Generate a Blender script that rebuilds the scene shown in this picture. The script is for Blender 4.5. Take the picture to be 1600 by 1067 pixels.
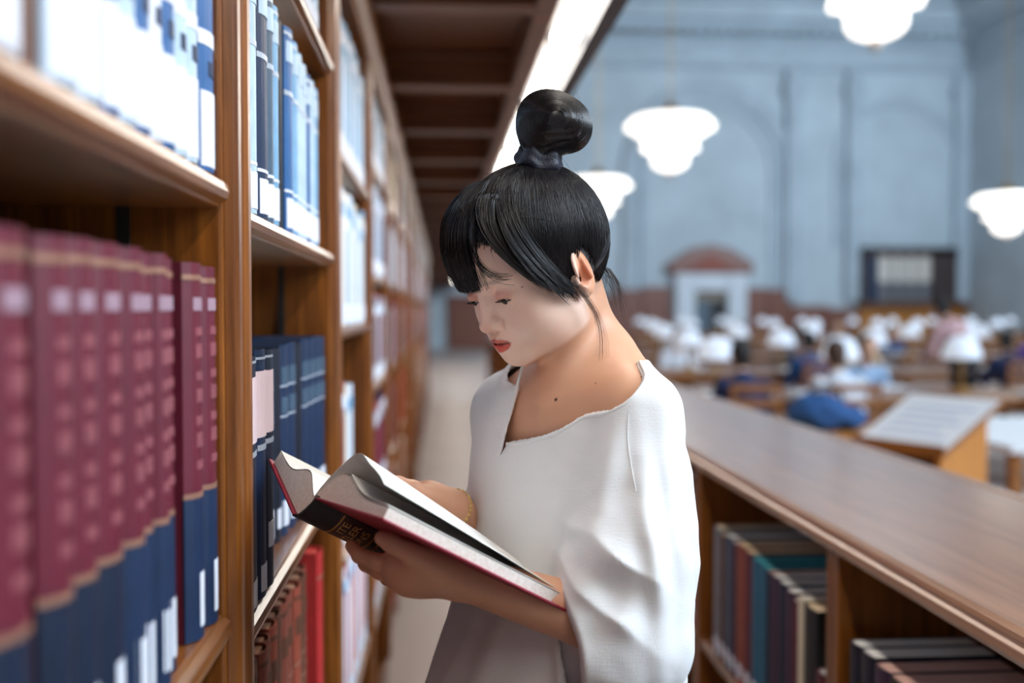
import bpy, bmesh, math, random
import numpy as np
from mathutils import Vector, Matrix

for _o in list(bpy.data.objects):
    bpy.data.objects.remove(_o)
SC = bpy.context.scene
COL = SC.collection

# ------------------------------------------------------------------ camera
FPX = 1600.0                       # focal length in pixels of the 1600 x 1067 frame
CAM = np.array([0.0, 0.0, 1.5])
YAW, PITCH = math.radians(3.93), math.radians(1.74)
FW = np.array([math.sin(YAW) * math.cos(PITCH), math.cos(YAW) * math.cos(PITCH), -math.sin(PITCH)])
RT = np.array([math.cos(YAW), -math.sin(YAW), 0.0])
UP = np.cross(RT, FW)
cd = bpy.data.cameras.new('camera')
cd.sensor_width = 36.0
cd.lens = 36.0
cd.clip_start = 0.02
cd.clip_end = 300
cd.dof.use_dof = True
cd.dof.focus_distance = 1.19
cd.dof.aperture_fstop = 2.0
cam = bpy.data.objects.new('camera', cd)
COL.objects.link(cam)
cam.matrix_world = Matrix(((RT[0], UP[0], -FW[0], CAM[0]), (RT[1], UP[1], -FW[1], CAM[1]),
                           (RT[2], UP[2], -FW[2], CAM[2]), (0, 0, 0, 1)))
SC.camera = cam

# ------------------------------------------------------------------ world, exposure
w = bpy.data.worlds.new('world')
SC.world = w
w.use_nodes = True
bg = w.node_tree.nodes['Background']
bg.inputs[0].default_value = (0.80, 0.90, 1.0, 1)
bg.inputs[1].default_value = 0.16
SC.view_settings.view_transform = 'Standard'
SC.view_settings.look = 'None'
SC.view_settings.gamma = 1.0
SC.view_settings.use_curve_mapping = False
SC.view_settings.exposure = 0.22


def area_light(name, loc, target, sx, sy, power, col):
    d = bpy.data.lights.new(name, 'AREA')
    d.shape = 'RECTANGLE'
    d.size, d.size_y = sx, sy
    d.energy = power
    d.color = col
    o = bpy.data.objects.new(name, d)
    COL.objects.link(o)
    o.location = loc
    o.rotation_euler = (Vector(target) - Vector(loc)).to_track_quat('-Z', 'Y').to_euler()
    return o


# daylight of the tall windows along the right side of the hall, plus an added far-wall fill lamp
area_light('hall_window_daylight', (13.0, -1.0, 9.0), (0.2, 2.0, 1.2), 9.0, 7.0, 3000, (0.72, 0.86, 1.0))
area_light('far_wall_fill_light', (20.4, 24.0, 9.5), (8.0, 38.0, 6.0), 16.0, 7.0, 3500, (0.66, 0.84, 1.0))  # added fill lamp that brightens the far wall

# ------------------------------------------------------------------ helpers
random.seed(7)
RNG = np.random.default_rng(7)


def Kc(x, y, z):
    return CAM + RT * x + FW * y + UP * z


def Q(u, v, d):
    """world point at camera depth d on the sight line through (u, v)"""
    return Kc((u - 800) / FPX * d, d, (533.5 - v) / FPX * d)


def PY(u, v, Y):
    """world point at world depth Y"""
    dr = FW + RT * ((u - 800) / FPX) + UP * ((533.5 - v) / FPX)
    return CAM + dr * (Y / dr[1])


def lin(c):
    def f(v):
        v = v / 255.0
        return v / 12.92 if v <= 0.04045 else ((v + 0.055) / 1.055) ** 2.4
    return (f(c[0]), f(c[1]), f(c[2]), 1.0)


MATS = {}


def _new(name):
    m = bpy.data.materials.new(name)
    m.use_nodes = True
    nt = m.node_tree
    return m, nt, nt.nodes['Principled BSDF']


def plain(name, rgb, rough=0.5, metal=0.0, emit=None, estr=0.0, bump=0.0, bscale=200, vary=0.0, vscale=8, spec=0.5, sheen=0.0, coat=0.0):
    if name in MATS:
        return MATS[name]
    m, nt, b = _new(name)
    col = lin(rgb)
    b.inputs['Base Color'].default_value = col
    b.inputs['Roughness'].default_value = rough
    b.inputs['Metallic'].default_value = metal
    b.inputs['Specular IOR Level'].default_value = spec
    b.inputs['Coat Weight'].default_value = coat
    b.inputs['Sheen Weight'].default_value = sheen
    if emit:
        b.inputs['Emission Color'].default_value = lin(emit)
        b.inputs['Emission Strength'].default_value = estr
    if bump or vary:
        tc = nt.nodes.new('ShaderNodeTexCoord')
        if vary:
            n = nt.nodes.new('ShaderNodeTexNoise')
            n.inputs['Scale'].default_value = vscale
            n.inputs['Detail'].default_value = 5
            nt.links.new(tc.outputs['Object'], n.inputs['Vector'])
            r = nt.nodes.new('ShaderNodeValToRGB')
            r.color_ramp.elements[0].position = 0.3
            r.color_ramp.elements[1].position = 0.7
            r.color_ramp.elements[0].color = tuple(x * (1 - vary) for x in col[:3]) + (1,)
            r.color_ramp.elements[1].color = tuple(min(1, x * (1 + vary)) for x in col[:3]) + (1,)
            nt.links.new(n.outputs['Fac'], r.inputs['Fac'])
            nt.links.new(r.outputs['Color'], b.inputs['Base Color'])
        if bump:
            n2 = nt.nodes.new('ShaderNodeTexNoise')
            n2.inputs['Scale'].default_value = bscale
            n2.inputs['Detail'].default_value = 3
            nt.links.new(tc.outputs['Object'], n2.inputs['Vector'])
            bp = nt.nodes.new('ShaderNodeBump')
            bp.inputs['Strength'].default_value = bump
            bp.inputs['Distance'].default_value = 0.002
            nt.links.new(n2.outputs['Fac'], bp.inputs['Height'])
            nt.links.new(bp.outputs['Normal'], b.inputs['Normal'])
    MATS[name] = m
    return m


def wood(name, dark, light, axis, rough=0.33, coat=0.3, fine=1.0):
    if name in MATS:
        return MATS[name]
    m, nt, b = _new(name)
    tc = nt.nodes.new('ShaderNodeTexCoord')
    mp = nt.nodes.new('ShaderNodeMapping')
    sc = [38.0 * fine] * 3
    sc[axis] = 2.2 * fine
    mp.inputs['Scale'].default_value = sc
    nt.links.new(tc.outputs['Object'], mp.inputs['Vector'])
    n = nt.nodes.new('ShaderNodeTexNoise')
    n.inputs['Scale'].default_value = 1.0
    n.inputs['Detail'].default_value = 7
    n.inputs['Roughness'].default_value = 0.65
    n.inputs['Distortion'].default_value = 0.6
    nt.links.new(mp.outputs['Vector'], n.inputs['Vector'])
    r = nt.nodes.new('ShaderNodeValToRGB')
    r.color_ramp.elements[0].position = 0.3
    r.color_ramp.elements[1].position = 0.72
    r.color_ramp.elements[0].color = lin(dark)
    r.color_ramp.elements[1].color = lin(light)
    nt.links.new(n.outputs['Fac'], r.inputs['Fac'])
    nt.links.new(r.outputs['Color'], b.inputs['Base Color'])
    bp = nt.nodes.new('ShaderNodeBump')
    bp.inputs['Strength'].default_value = 0.12
    bp.inputs['Distance'].default_value = 0.001
    nt.links.new(n.outputs['Fac'], bp.inputs['Height'])
    nt.links.new(bp.outputs['Normal'], b.inputs['Normal'])
    b.inputs['Roughness'].default_value = rough
    b.inputs['Coat Weight'].default_value = coat
    b.inputs['Coat Roughness'].default_value = 0.16 if coat > 0.9 else 0.25
    MATS[name] = m
    return m


def mesh_obj(name, verts, faces, mat, parent=None, smooth=False, loc=None):
    me = bpy.data.meshes.new(name)
    if isinstance(verts, np.ndarray):
        verts = verts.tolist()
    if isinstance(faces, np.ndarray):
        faces = faces.tolist()
    me.from_pydata(verts, [], faces)
    me.update()
    if smooth:
        me.shade_smooth()
    if mat is not None:
        me.materials.append(mat)
    o = bpy.data.objects.new(name, me)
    COL.objects.link(o)
    if parent is not None:
        o.parent = parent
    if loc is not None:
        o.location = loc
    return o


class MB:
    """collects simple solids into one mesh"""

    def __init__(s):
        s.v, s.f = [], []

    def add(s, v, f):
        b = len(s.v)
        s.v += [tuple(map(float, p)) for p in v]
        s.f += [tuple(i + b for i in q) for q in f]
        return s

    def box(s, lo, hi):
        x0, y0, z0 = lo
        x1, y1, z1 = hi
        return s.add([(x0, y0, z0), (x1, y0, z0), (x1, y1, z0), (x0, y1, z0), (x0, y0, z1), (x1, y0, z1), (x1, y1, z1), (x0, y1, z1)],
                     [(0, 3, 2, 1), (4, 5, 6, 7), (0, 1, 5, 4), (1, 2, 6, 5), (2, 3, 7, 6), (3, 0, 4, 7)])

    def prism(s, pts, a0, a1, axis):
        """closed 2-D outline extruded along axis (0, 1, 2) from a0 to a1"""
        n = len(pts)
        v = []
        for a in (a0, a1):
            for p, q in pts:
                v.append((a, p, q) if axis == 0 else (p, a, q) if axis == 1 else (p, q, a))
        f = [tuple(range(n))[::-1], tuple(range(n, 2 * n))]
        for i in range(n):
            j = (i + 1) % n
            f.append((i, j, n + j, n + i))
        return s.add(v, f)

    def lathe(s, prof, seg=20, c=(0, 0, 0)):
        v, f = [], []
        for r, z in prof:
            for k in range(seg):
                a = 2 * math.pi * k / seg
                v.append((c[0] + r * math.cos(a), c[1] + r * math.sin(a), c[2] + z))
        for i in range(len(prof) - 1):
            for k in range(seg):
                j = (k + 1) % seg
                f.append((i * seg + k, i * seg + j, (i + 1) * seg + j, (i + 1) * seg + k))
        f.append(tuple(range(seg))[::-1])
        f.append(tuple((len(prof) - 1) * seg + k for k in range(seg)))
        return s.add(v, f)

    def tube(s, a, b, r0, r1=None, seg=10):
        r1 = r0 if r1 is None else r1
        a, b = np.array(a, float), np.array(b, float)
        d = (b - a) / np.linalg.norm(b - a)
        e = np.cross(d, [0, 0, 1.0] if abs(d[2]) < 0.9 else [1.0, 0, 0])
        e /= np.linalg.norm(e)
        g = np.cross(d, e)
        v = []
        for p, r in ((a, r0), (b, r1)):
            for k in range(seg):
                t = 2 * math.pi * k / seg
                v.append(p + r * (math.cos(t) * e + math.sin(t) * g))
        f = [(k, (k + 1) % seg, seg + (k + 1) % seg, seg + k) for k in range(seg)]
        f += [tuple(range(seg))[::-1], tuple(range(seg, 2 * seg))]
        return s.add(v, f)

    def build(s, name, mat, parent=None, smooth=False, bevel=0.0, loc=None):
        o = mesh_obj(name, s.v, s.f, mat, parent, smooth, loc)
        if bevel:
            md = o.modifiers.new('bevel', 'BEVEL')
            md.width = bevel
            md.segments = 2
            md.limit_method = 'ANGLE'
        return o


def tag(o, label, cat, group=None):
    o['label'] = label
    o['category'] = cat
    if group:
        o['group'] = group
    return o


def struct(o, label=None):
    o['kind'] = 'structure'
    if label:
        o['label'] = label
    return o


def empty(name, loc, rz=0.0):
    o = bpy.data.objects.new(name, None)
    COL.objects.link(o)
    o.location = tuple(float(c) for c in loc)
    o.rotation_euler = (0, 0, rz)
    return o


def copy_tree(o, parent=None):
    c = o.copy()
    COL.objects.link(c)
    c.parent = parent
    for ch in list(o.children):
        copy_tree(ch, c)
    return c


ORD = ['first', 'second', 'third', 'fourth', 'fifth', 'sixth', 'seventh', 'eighth', 'ninth', 'tenth', 'eleventh', 'twelfth',
       'thirteenth', 'fourteenth', 'fifteenth', 'sixteenth', 'seventeenth', 'eighteenth', 'nineteenth', 'twentieth',
       'twenty-first', 'twenty-second', 'twenty-third', 'twenty-fourth', 'twenty-fifth', 'twenty-sixth', 'twenty-seventh', 'twenty-eighth']

# woods
W_UP = wood('oak_upright', (82, 40, 8), (160, 94, 32), 2)
W_SH = wood('oak_shelf', (84, 44, 12), (146, 88, 36), 1, rough=0.28, coat=0.7)
W_DK = wood('dark_ceiling_wood', (72, 38, 16), (126, 74, 36), 0, rough=0.4)
W_TOP = wood('counter_wood', (140, 96, 66), (184, 134, 100), 1, rough=0.3, coat=1.0)
W_TBL = wood('table_wood', (110, 66, 28), (178, 112, 50), 0)
W_WAIN = wood('hall_brown_panel', (110, 62, 48), (150, 92, 74), 2)
W_ORG = wood('hall_golden_panel', (170, 104, 34), (214, 142, 62), 2)
# ------------------------------------------------------------------ the setting
AX = -0.214            # front plane of the tall bookcases on the left
CX0, CX1 = 0.75, 1.30  # low bookcase on the right: front and back edge of its top
ZC = 1.08              # height of that top
ZB = 2.36              # underside of the gallery above the aisle
YW, XW = 40.0, 21.0    # far wall and right wall of the hall

M_FLOOR = plain('pale_stone_floor', (198, 184, 178), rough=0.42, vary=0.08, vscale=1.5)
M_STONE = plain('pale_wall_stone', (198, 210, 218), rough=0.8, vary=0.12, vscale=0.5)
M_STONE2 = plain('moulding_stone', (186, 198, 208), rough=0.8, vary=0.1, vscale=0.8)
M_DARK = plain('dark_metal', (32, 30, 30), rough=0.45)

b = MB().box((-6, -3, -0.2), (XW + 0.3, YW + 0.3, 0.0))
struct(b.build('floor', M_FLOOR), 'pale stone floor of the aisle and the hall')

# gallery underside with cross beams
cl = MB().box((-0.62, -3.5, ZB + 0.14), (0.52, YW - 0.02, ZB + 0.3)).build('ceiling', W_DK)
struct(cl, 'dark wooden underside of the gallery over the aisle')
for k in range(-3, 37):
    yb = 2.93 + k * 1.0 + (0.06 if k > 0 else 0)
    MB().box((-0.60, yb, ZB + 0.005), (0.30, yb + 0.10, ZB + 0.14)).build('beam', W_DK, cl, bevel=0.008)
    if k < 14:
        MB().box((-0.60, yb - 0.03, ZB + 0.11), (0.30, yb, ZB + 0.14)).build('beam_moulding', W_DK, cl, bevel=0.006)
        MB().box((-0.60, yb + 0.10, ZB + 0.11), (0.30, yb + 0.13, ZB + 0.14)).build('beam_moulding', W_DK, cl, bevel=0.006)
MB().box((0.27, -3.5, ZB - 0.0), (0.335, YW - 0.02, ZB + 0.14)).build('edge_beam', W_DK, cl, bevel=0.006)
MB().box((0.462, -3.5, ZB - 0.005), (0.52, YW - 0.02, ZB + 0.42)).build('fascia', plain('fascia_paint', (58, 62, 70), 0.5), cl, bevel=0.004)

M_TUBE = plain('strip_light_diffuser', (255, 255, 250), emit=(255, 246, 234), estr=18.5)
M_HOUS = plain('strip_light_housing', (70, 72, 76), 0.4)
for k in range(-4, 24):
    y0 = 3.33 + 1.1 * k
    r = empty('strip_light', (0.3985, y0, ZB))
    nth = 'white strip light segment under the gallery edge, %s from the near end' % (ORD[k + 4] if k < 22 else 'last' if k == 23 else 'last but one')
    tag(r, nth, 'light', 'strip lights under the gallery edge')
    MB().box((-0.062, 0.001, 0.03), (0.062, 1.099, 0.12)).build('housing', M_HOUS, r)
    MB().prism([(-0.038, 0.03), (0.038, 0.03), (0.038, 0.006), (0.024, -0.004), (-0.024, -0.004), (-0.038, 0.006)], 0.006, 1.094, 1).build('diffuser', M_TUBE, r)
    MB().box((-0.052, 0.001, -0.007), (0.052, 0.024, 0.03)).build('end_clip', M_HOUS, r)

# hall: far wall with mouldings, pilasters, arch, cornice, door surround
wf = MB().box((-6, YW, 0), (XW + 0.3, YW + 0.3, 15.5)).build('wall_far', M_STONE)
struct(wf, 'tall pale stone end wall of the reading hall')
wr = MB().box((XW, -3, 0), (XW + 0.3, YW, 15.5)).build('wall_right', M_STONE)
struct(wr, 'tall pale stone side wall of the reading hall')


def wx(u):          # hall x on the far wall
    return PY(u, 485, YW)[0]


def wz(v):          # height on the far wall
    return PY(1100, v, YW)[2]


for v0, v1, out, m in ((96, 108, 0.25, M_STONE2), (64, 76, 0.2, M_STONE2), (34, 50, 0.5, M_STONE2), (14, 34, 0.8, M_STONE), (-6, 14, 1.1, M_STONE2)):
    MB().box((0.6, YW - out, wz(v1)), (XW, YW, wz(v0))).build('cornice', m, wf, bevel=0.04)
    MB().box((XW - out, -1, wz(v1)), (XW, YW - out, wz(v0))).build('cornice', m, wr, bevel=0.04)
for i in range(44):
    x = 0.9 + i * 0.46
    MB().box((x, YW - 0.72, wz(58)), (x + 0.2, YW - 0.2, wz(50))).build('dentil', M_STONE, wf)
MB().box((0.6, YW - 1.5, wz(-6)), (XW, YW, wz(-26))).build('ceiling_edge', plain('hall_ceiling_brown', (96, 66, 50), 0.7), wf)


def arch(u0, u1, vtop, vbot, wd, out):
    x0, x1 = wx(u0), wx(u1)
    cx, R = (x0 + x1) / 2, (x1 - x0) / 2
    zt, zb = wz(vtop), wz(vbot)
    zs = zt - R
    m = MB()
    n = 24
    for k in range(n):
        a0, a1 = math.pi * k / n, math.pi * (k + 1) / n
        pts = [(cx + R * math.cos(a0), zs + R * math.sin(a0)), (cx + R * math.cos(a1), zs + R * math.sin(a1)),
               (cx + (R - wd) * math.cos(a1), zs + (R - wd) * math.sin(a1)), (cx + (R - wd) * math.cos(a0), zs + (R - wd) * math.sin(a0))]
        m.prism(pts, YW - out, YW, 1)
    m.box((x0, YW - out, zb), (x0 + wd, YW, zs)).box((x1 - wd, YW - out, zb), (x1, YW, zs))
    m.build('arch_moulding', M_STONE2, wf)


arch(972, 1240, 128, 452, 0.6, 0.16)
arch(1000, 1210, 160, 452, 0.25, 0.08)
arch(1300, 1500, 150, 385, 0.35, 0.10)
for u0, u1 in ((1224, 1246), (1318, 1338), (1485, 1508)):
    MB().box((wx(u0), YW - 0.35, wz(470)), (wx(u1), YW, wz(106))).build('pilaster', M_STONE2, wf, bevel=0.04)
    MB().box((wx(u0) - 0.12, YW - 0.45, wz(150)), (wx(u1) + 0.12, YW, wz(132))).build('capital', M_STONE2, wf, bevel=0.04)

# brown panelled wainscot left and right of the doorway
for u0, u1, v0, m in ((700, 958, 470, W_WAIN), (958, 1003, 452, W_WAIN), (1003, 1048, 448, W_WAIN), (1166, 1200, 450, W_WAIN), (1200, 1236, 452, W_WAIN), (1236, 1296, 478, W_WAIN), (1296, 1340, 482, W_WAIN)):
    MB().box((wx(u0), YW - 0.16, 0), (wx(u1) - 0.03, YW, wz(v0))).build('wainscot_panel', m, wf, bevel=0.03)
MB().box((wx(700), YW - 0.24, wz(470)), (wx(1003), YW, wz(462))).build('wainscot_rail', W_WAIN, wf)
for i in range(7):
    MB().box((wx(1340 + 40 * i), YW - 0.2, 0), (wx(1380 + 40 * i) - 0.05, YW, wz(482))).build('golden_panel', W_ORG, wf, bevel=0.03)
MB().box((wx(1338), YW - 0.4, wz(482)), (wx(1640), YW, wz(472))).build('golden_rail', W_DK, wf)

# doorway
dr = empty('door_1', (wx(1107), YW, 0))
struct(dr, 'doorway with white stone surround and brown pediment in the far wall')
cx = wx(1107)
M_SUR = plain('white_door_surround', (226, 232, 240), 0.6)
hw = (wx(1162) - wx(1052)) / 2
for sx in (-1, 1):
    x0, x1 = sorted((sx * hw, sx * hw * 0.46))
    MB().box((x0, -0.5, 0), (x1, 0, wz(428))).build('door_jamb', M_SUR, dr, bevel=0.05)
MB().box((-hw * 0.46, -0.46, wz(455)), (hw * 0.46, 0, wz(428))).build('door_lintel', M_SUR, dr, bevel=0.05)
MB().box((-0.35, -0.44, wz(458)), (0.35, 0, wz(422))).build('keystone', W_WAIN, dr, bevel=0.05)
MB().prism([(-hw - 0.25, wz(428)), (hw + 0.25, wz(428)), (hw + 0.3, wz(412)), (0.75, wz(388)), (0.0, wz(383)), (-0.75, wz(388)), (-hw - 0.3, wz(412))], -0.40, 0, 1).build('pediment', W_WAIN, dr, bevel=0.04)
MB().prism([(-hw * 0.8, wz(422)), (hw * 0.8, wz(422)), (0.0, wz(398))], -0.46, -0.40, 1).build('pediment_field', plain('pediment_red_stone', (160, 92, 78), 0.7), dr)
MB().box((-hw * 0.46, -0.12, 0), (0.05, 0, wz(470))).build('door_leaf', plain('grey_door_leaf', (92, 108, 122), 0.5), dr, bevel=0.03)
MB().box((0.05, -0.10, 0), (hw * 0.46, 0, wz(470))).build('door_leaf', plain('dark_door_leaf', (38, 34, 36), 0.5), dr, bevel=0.03)
MB().box((-hw * 0.46, -0.2, wz(470)), (hw * 0.46, 0, wz(456))).build('transom', plain('door_transom', (148, 138, 124), 0.5), dr)

# dark framed opening with a pale pane in the far wall, right of the doorway
wn = empty('window_1', (wx(1420), YW, 0))
struct(wn, 'dark wooden framed window band with a pale pane in the far wall')
M_FRM = plain('dark_window_frame', (62, 46, 44), 0.5)
M_NAVY = plain('dark_blue_glass', (44, 58, 84), 0.2)
for u0, u1, v0, v1, m, out, nm in ((1338, 1486, 386, 398, M_FRM, .5, 'frame'), (1338, 1346, 386, 472, M_FRM, .5, 'frame'), (1346, 1368, 398, 472, M_NAVY, .2, 'pane'),
                               (1368, 1448, 396, 440, plain('pale_window_pane', (236, 226, 216), 0.4), .25, 'pane'),
                               (1368, 1448, 440, 472, plain('grey_pane', (120, 118, 124), 0.4), .25, 'pane'), (1448, 1486, 390, 472, M_FRM, .5, 'frame'),
                               (1486, 1508, 400, 452, plain('ivory_pane', (206, 206, 196), 0.4), .2, 'pane'),
                               (1508, 1572, 386, 476, plain('brown_dark_panel', (58, 36, 32), 0.5), .5, 'panel'), (1524, 1556, 398, 440, plain('brown_mid_panel', (96, 62, 50), 0.5), .56, 'panel')):
    MB().box((wx(u0) - wx(1420), -out, wz(v1)), (wx(u1) - wx(1420), 0, wz(v0))).build(nm, m, wn)
for u in (1388, 1408, 1428):
    MB().box((wx(u) - wx(1420) - 0.04, -.32, wz(472)), (wx(u) - wx(1420) + 0.04, -.2, wz(396))).build('mullion', M_FRM, wn)

# wall behind the tall bookcases
struct(MB().box((-0.75, -0.6, 0), (-0.62, YW, ZB + 0.3)).build('wall_left', W_DK), 'wooden wall behind the tall bookcases')

# ------------------------------------------------------------------ tall bookcases on the left
PT = 0.05     # side panel thickness
UY = lambda k: 0.0925 + 1.0 * k
SHELVES = {0: (0.36, 0.78, 1.195, 1.632, 2.05), 1: (0.34, 0.715, 1.15, 1.615, 1.99), 2: (0.13, 0.55, 0.965, 1.465, 1.845)}
DEF = (0.12, 0.50, 0.88, 1.26, 1.62, 1.97)
POSN = ['nearest the camera', 'second from the camera, left of the reader', 'third from the camera, behind the open book'] + ['%s along the aisle' % o for o in ORD[3:]]
NU = 17


def bookcase(k):
    y0, y1 = UY(k), UY(k + 1)
    r = empty('bookcase', (AX, y0, 0))
    W = 1.0
    tag(r, 'tall oak library bookcase, ' + POSN[k], 'bookcase', 'tall oak bookcases along the aisle')
    D = 0.34
    for a in (0.001, W - PT - 0.001):
        MB().box((-D, a, 0), (-0.004, a + PT, 2.33)).build('side_panel', W_UP, r, bevel=0.004)
    if k < 8:
        for a in (0.001, W - PT - 0.001):
            MB().prism([(-0.004, a + 0.006), (0.006, a + 0.010), (0.009, a + 0.018), (0.009, a + 0.032), (0.006, a + 0.040), (-0.004, a + 0.044)], 0.12, 2.24, 2).build('bead', W_UP, r, bevel=0.001)
    MB().box((-D - 0.012, 0.004, 0.0), (-D, W - 0.004, 2.33)).build('back_panel', W_UP, r)
    for z in SHELVES.get(k, DEF):
        s = MB().box((-D, PT + 0.002, z - 0.030), (-0.006, W - PT - 0.002, z)).build('shelf', W_SH, r, bevel=0.004)
        if k < 4:
            MB().prism([(-0.006, z - 0.027), (0.002, z - 0.022), (0.004, z - 0.015), (0.002, z - 0.007), (-0.006, z - 0.003)], PT + 0.004, W - PT - 0.004, 1).build('shelf_nosing', W_SH, s)
    MB().box((-D, PT, 0.0), (-0.02, W - PT, 0.09)).build('plinth', W_UP, r)
    MB().prism([(-D, 2.24), (0.0, 2.24), (0.006, 2.27), (0.02, 2.30), (0.024, 2.345), (-D, 2.345)], 0.001, W - 0.001, 1).build('cornice', W_UP, r)
    if k < 4:
        for xx in (-0.10, -0.27):
            MB().box((xx - 0.006, W - PT - 0.005, 0.14), (xx + 0.006, W - PT - 0.001, 2.2)).build('pin_track', M_DARK, r)
    return r


for k in range(NU):
    bookcase(k)

# ------------------------------------------------------------------ low bookcases on the right with a continuous top
LY = [-0.185 + 1.06 * k for k in range(0, 17)]   # unit joints


def low_case(k):
    y0 = LY[k]
    r = empty('low_bookcase', (CX0 + 0.008, y0, 0))
    W = 1.06
    nm = ['nearest the camera under the counter', 'second along the counter, right of the reader', 'third along the counter, behind the reader'] + ['%s along the counter' % o for o in ORD[3:]]
    tag(r, 'low oak bookcase ' + nm[k], 'bookcase', 'low oak bookcases under the counter')
    D = 0.49
    for a in (0.001, W - 0.029):
        MB().box((0.0, a, 0), (D, a + 0.028, ZC - 0.052)).build('side_panel', W_UP, r, bevel=0.003)
    MB().box((D, 0.002, 0), (D + 0.012, W - 0.002, ZC - 0.052)).build('back_panel', W_UP, r)
    for z in (0.10, 0.535):
        s = MB().box((0.004, 0.031, z - 0.03), (D, W - 0.031, z)).build('shelf', W_SH, r, bevel=0.003)
    MB().box((0.02, 0.03, 0), (D, W - 0.03, 0.068)).build('plinth', W_UP, r)
    return r


for k in range(0, 16):
    low_case(k)
ct = empty('counter_top', (CX0, 0, ZC))
tag(ct, 'long brown polished counter top over the low bookcases', 'counter')
L0, L1 = LY[0] - 0.4, LY[-1] + 0.1
MB().box((0.012, L0, -0.030), (CX1 - CX0, L1, 0.0)).build('top_board', W_TOP, ct, bevel=0.003)
nose = [(0.03, -0.049), (0.016, -0.049), (0.004, -0.046), (-0.002, -0.036), (-0.002, -0.024), (0.004, -0.019), (0.002, -0.012), (0.004, -0.004), (0.012, -0.001), (0.03, -0.002)]
MB().prism(nose, L0, L1, 1).build('front_moulding', W_TOP, ct, bevel=0.001)
MB().box((CX1 - CX0 - 0.02, L0, -0.05), (CX1 - CX0 + 0.012, L1, 0.003)).build('back_rail', W_TOP, ct, bevel=0.004)
# ------------------------------------------------------------------ books on the shelves
C = {'maroon': (98, 22, 42), 'maroon2': (92, 26, 42), 'rose': (134, 70, 78), 'navy': (12, 28, 52), 'navy2': (17, 40, 72), 'ink': (16, 22, 38), 'blue': (42, 92, 146),
     'sky': (112, 158, 192), 'pale': (172, 194, 212), 'white': (214, 218, 228), 'cream': (222, 208, 180), 'red': (176, 44, 44), 'brick': (140, 66, 48),
     'rust': (126, 64, 50), 'teal': (20, 96, 124), 'aqua': (44, 132, 140), 'plum': (62, 36, 62), 'black': (22, 22, 26), 'grey': (120, 126, 134), 'rosegrey': (158, 130, 144), 'gold': (158, 116, 96),
     'silver': (186, 196, 208), 'pink': (228, 204, 208), 'orange': (224, 110, 66), 'brown': (92, 56, 40), 'slate': (62, 84, 104)}


def bmat(c):
    if c in ('gold', 'silver'):
        return plain('foil_' + c, C[c], 0.4, metal=0.35)
    if c in ('white', 'pink', 'cream'):
        return plain('paper_' + c, C[c], 0.7)
    return plain('cloth_' + c, C[c], 0.48, bump=0.15, bscale=900, vary=0.12, vscale=30)


M_PAGE = plain('page_edges', (226, 214, 192), 0.9, bump=0.3, bscale=400)
NBOOK = [0]


def spine_arc(t, bulge, off=0.0, n=6):
    """plan outline of a rounded spine, from -t/2 to t/2, bulging to x = 0"""
    pts = []
    for i in range(n + 1):
        a = -1 + 2 * i / n
        y = a * (t / 2 + off)
        pts.append((-bulge * (a * a) ** 1.15 + off, y))
    return pts


def cover_mesh(t, h, D, bulge=0.006, bt=0.0028):
    arc = spine_arc(t, bulge)
    out = [(-D, -t / 2)] + arc + [(-D, t / 2)]
    arci = spine_arc(t - 2 * bt, bulge, 0.0)
    inn = [(-D, -t / 2 + bt)] + [(x - bt, y) for x, y in arci] + [(-D, t / 2 - bt)]
    n = len(out)
    v = [(x, y, z) for z in (0, h) for x, y in out] + [(x, y, z) for z in (0, h) for x, y in inn]
    f = []
    for i in range(n - 1):
        f.append((i, i + 1, n + i + 1, n + i))
        f.append((2 * n + i + 1, 2 * n + i, 3 * n + i, 3 * n + i + 1))
        f.append((n + i, n + i + 1, 3 * n + i + 1, 3 * n + i))
        f.append((i + 1, i, 2 * n + i, 2 * n + i + 1))
    f += [(0, n, 3 * n, 2 * n), (n - 1, 3 * n - 1, 4 * n - 1, 2 * n - 1)]
    return v, f


def band_mesh(t, z0, z1, bulge=0.006, off=0.0007, wfrac=1.0):
    o = [(x, y * wfrac) for x, y in spine_arc(t, bulge * wfrac, off)]
    i_ = [(x - 0.0015, y * 0.995) for x, y in o]
    n = len(o)
    v = [(x, y, z) for z in (z0, z1) for x, y in o] + [(x, y, z) for z in (z0, z1) for x, y in i_]
    f = []
    for i in range(n - 1):
        f += [(i, i + 1, n + i + 1, n + i), (2 * n + i + 1, 2 * n + i, 3 * n + i, 3 * n + i + 1), (n + i, n + i + 1, 3 * n + i + 1, 3 * n + i), (i + 1, i, 2 * n + i, 2 * n + i + 1)]
    f += [(0, n, 3 * n, 2 * n), (n - 1, 3 * n - 1, 4 * n - 1, 2 * n - 1)]
    return v, f


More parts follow.
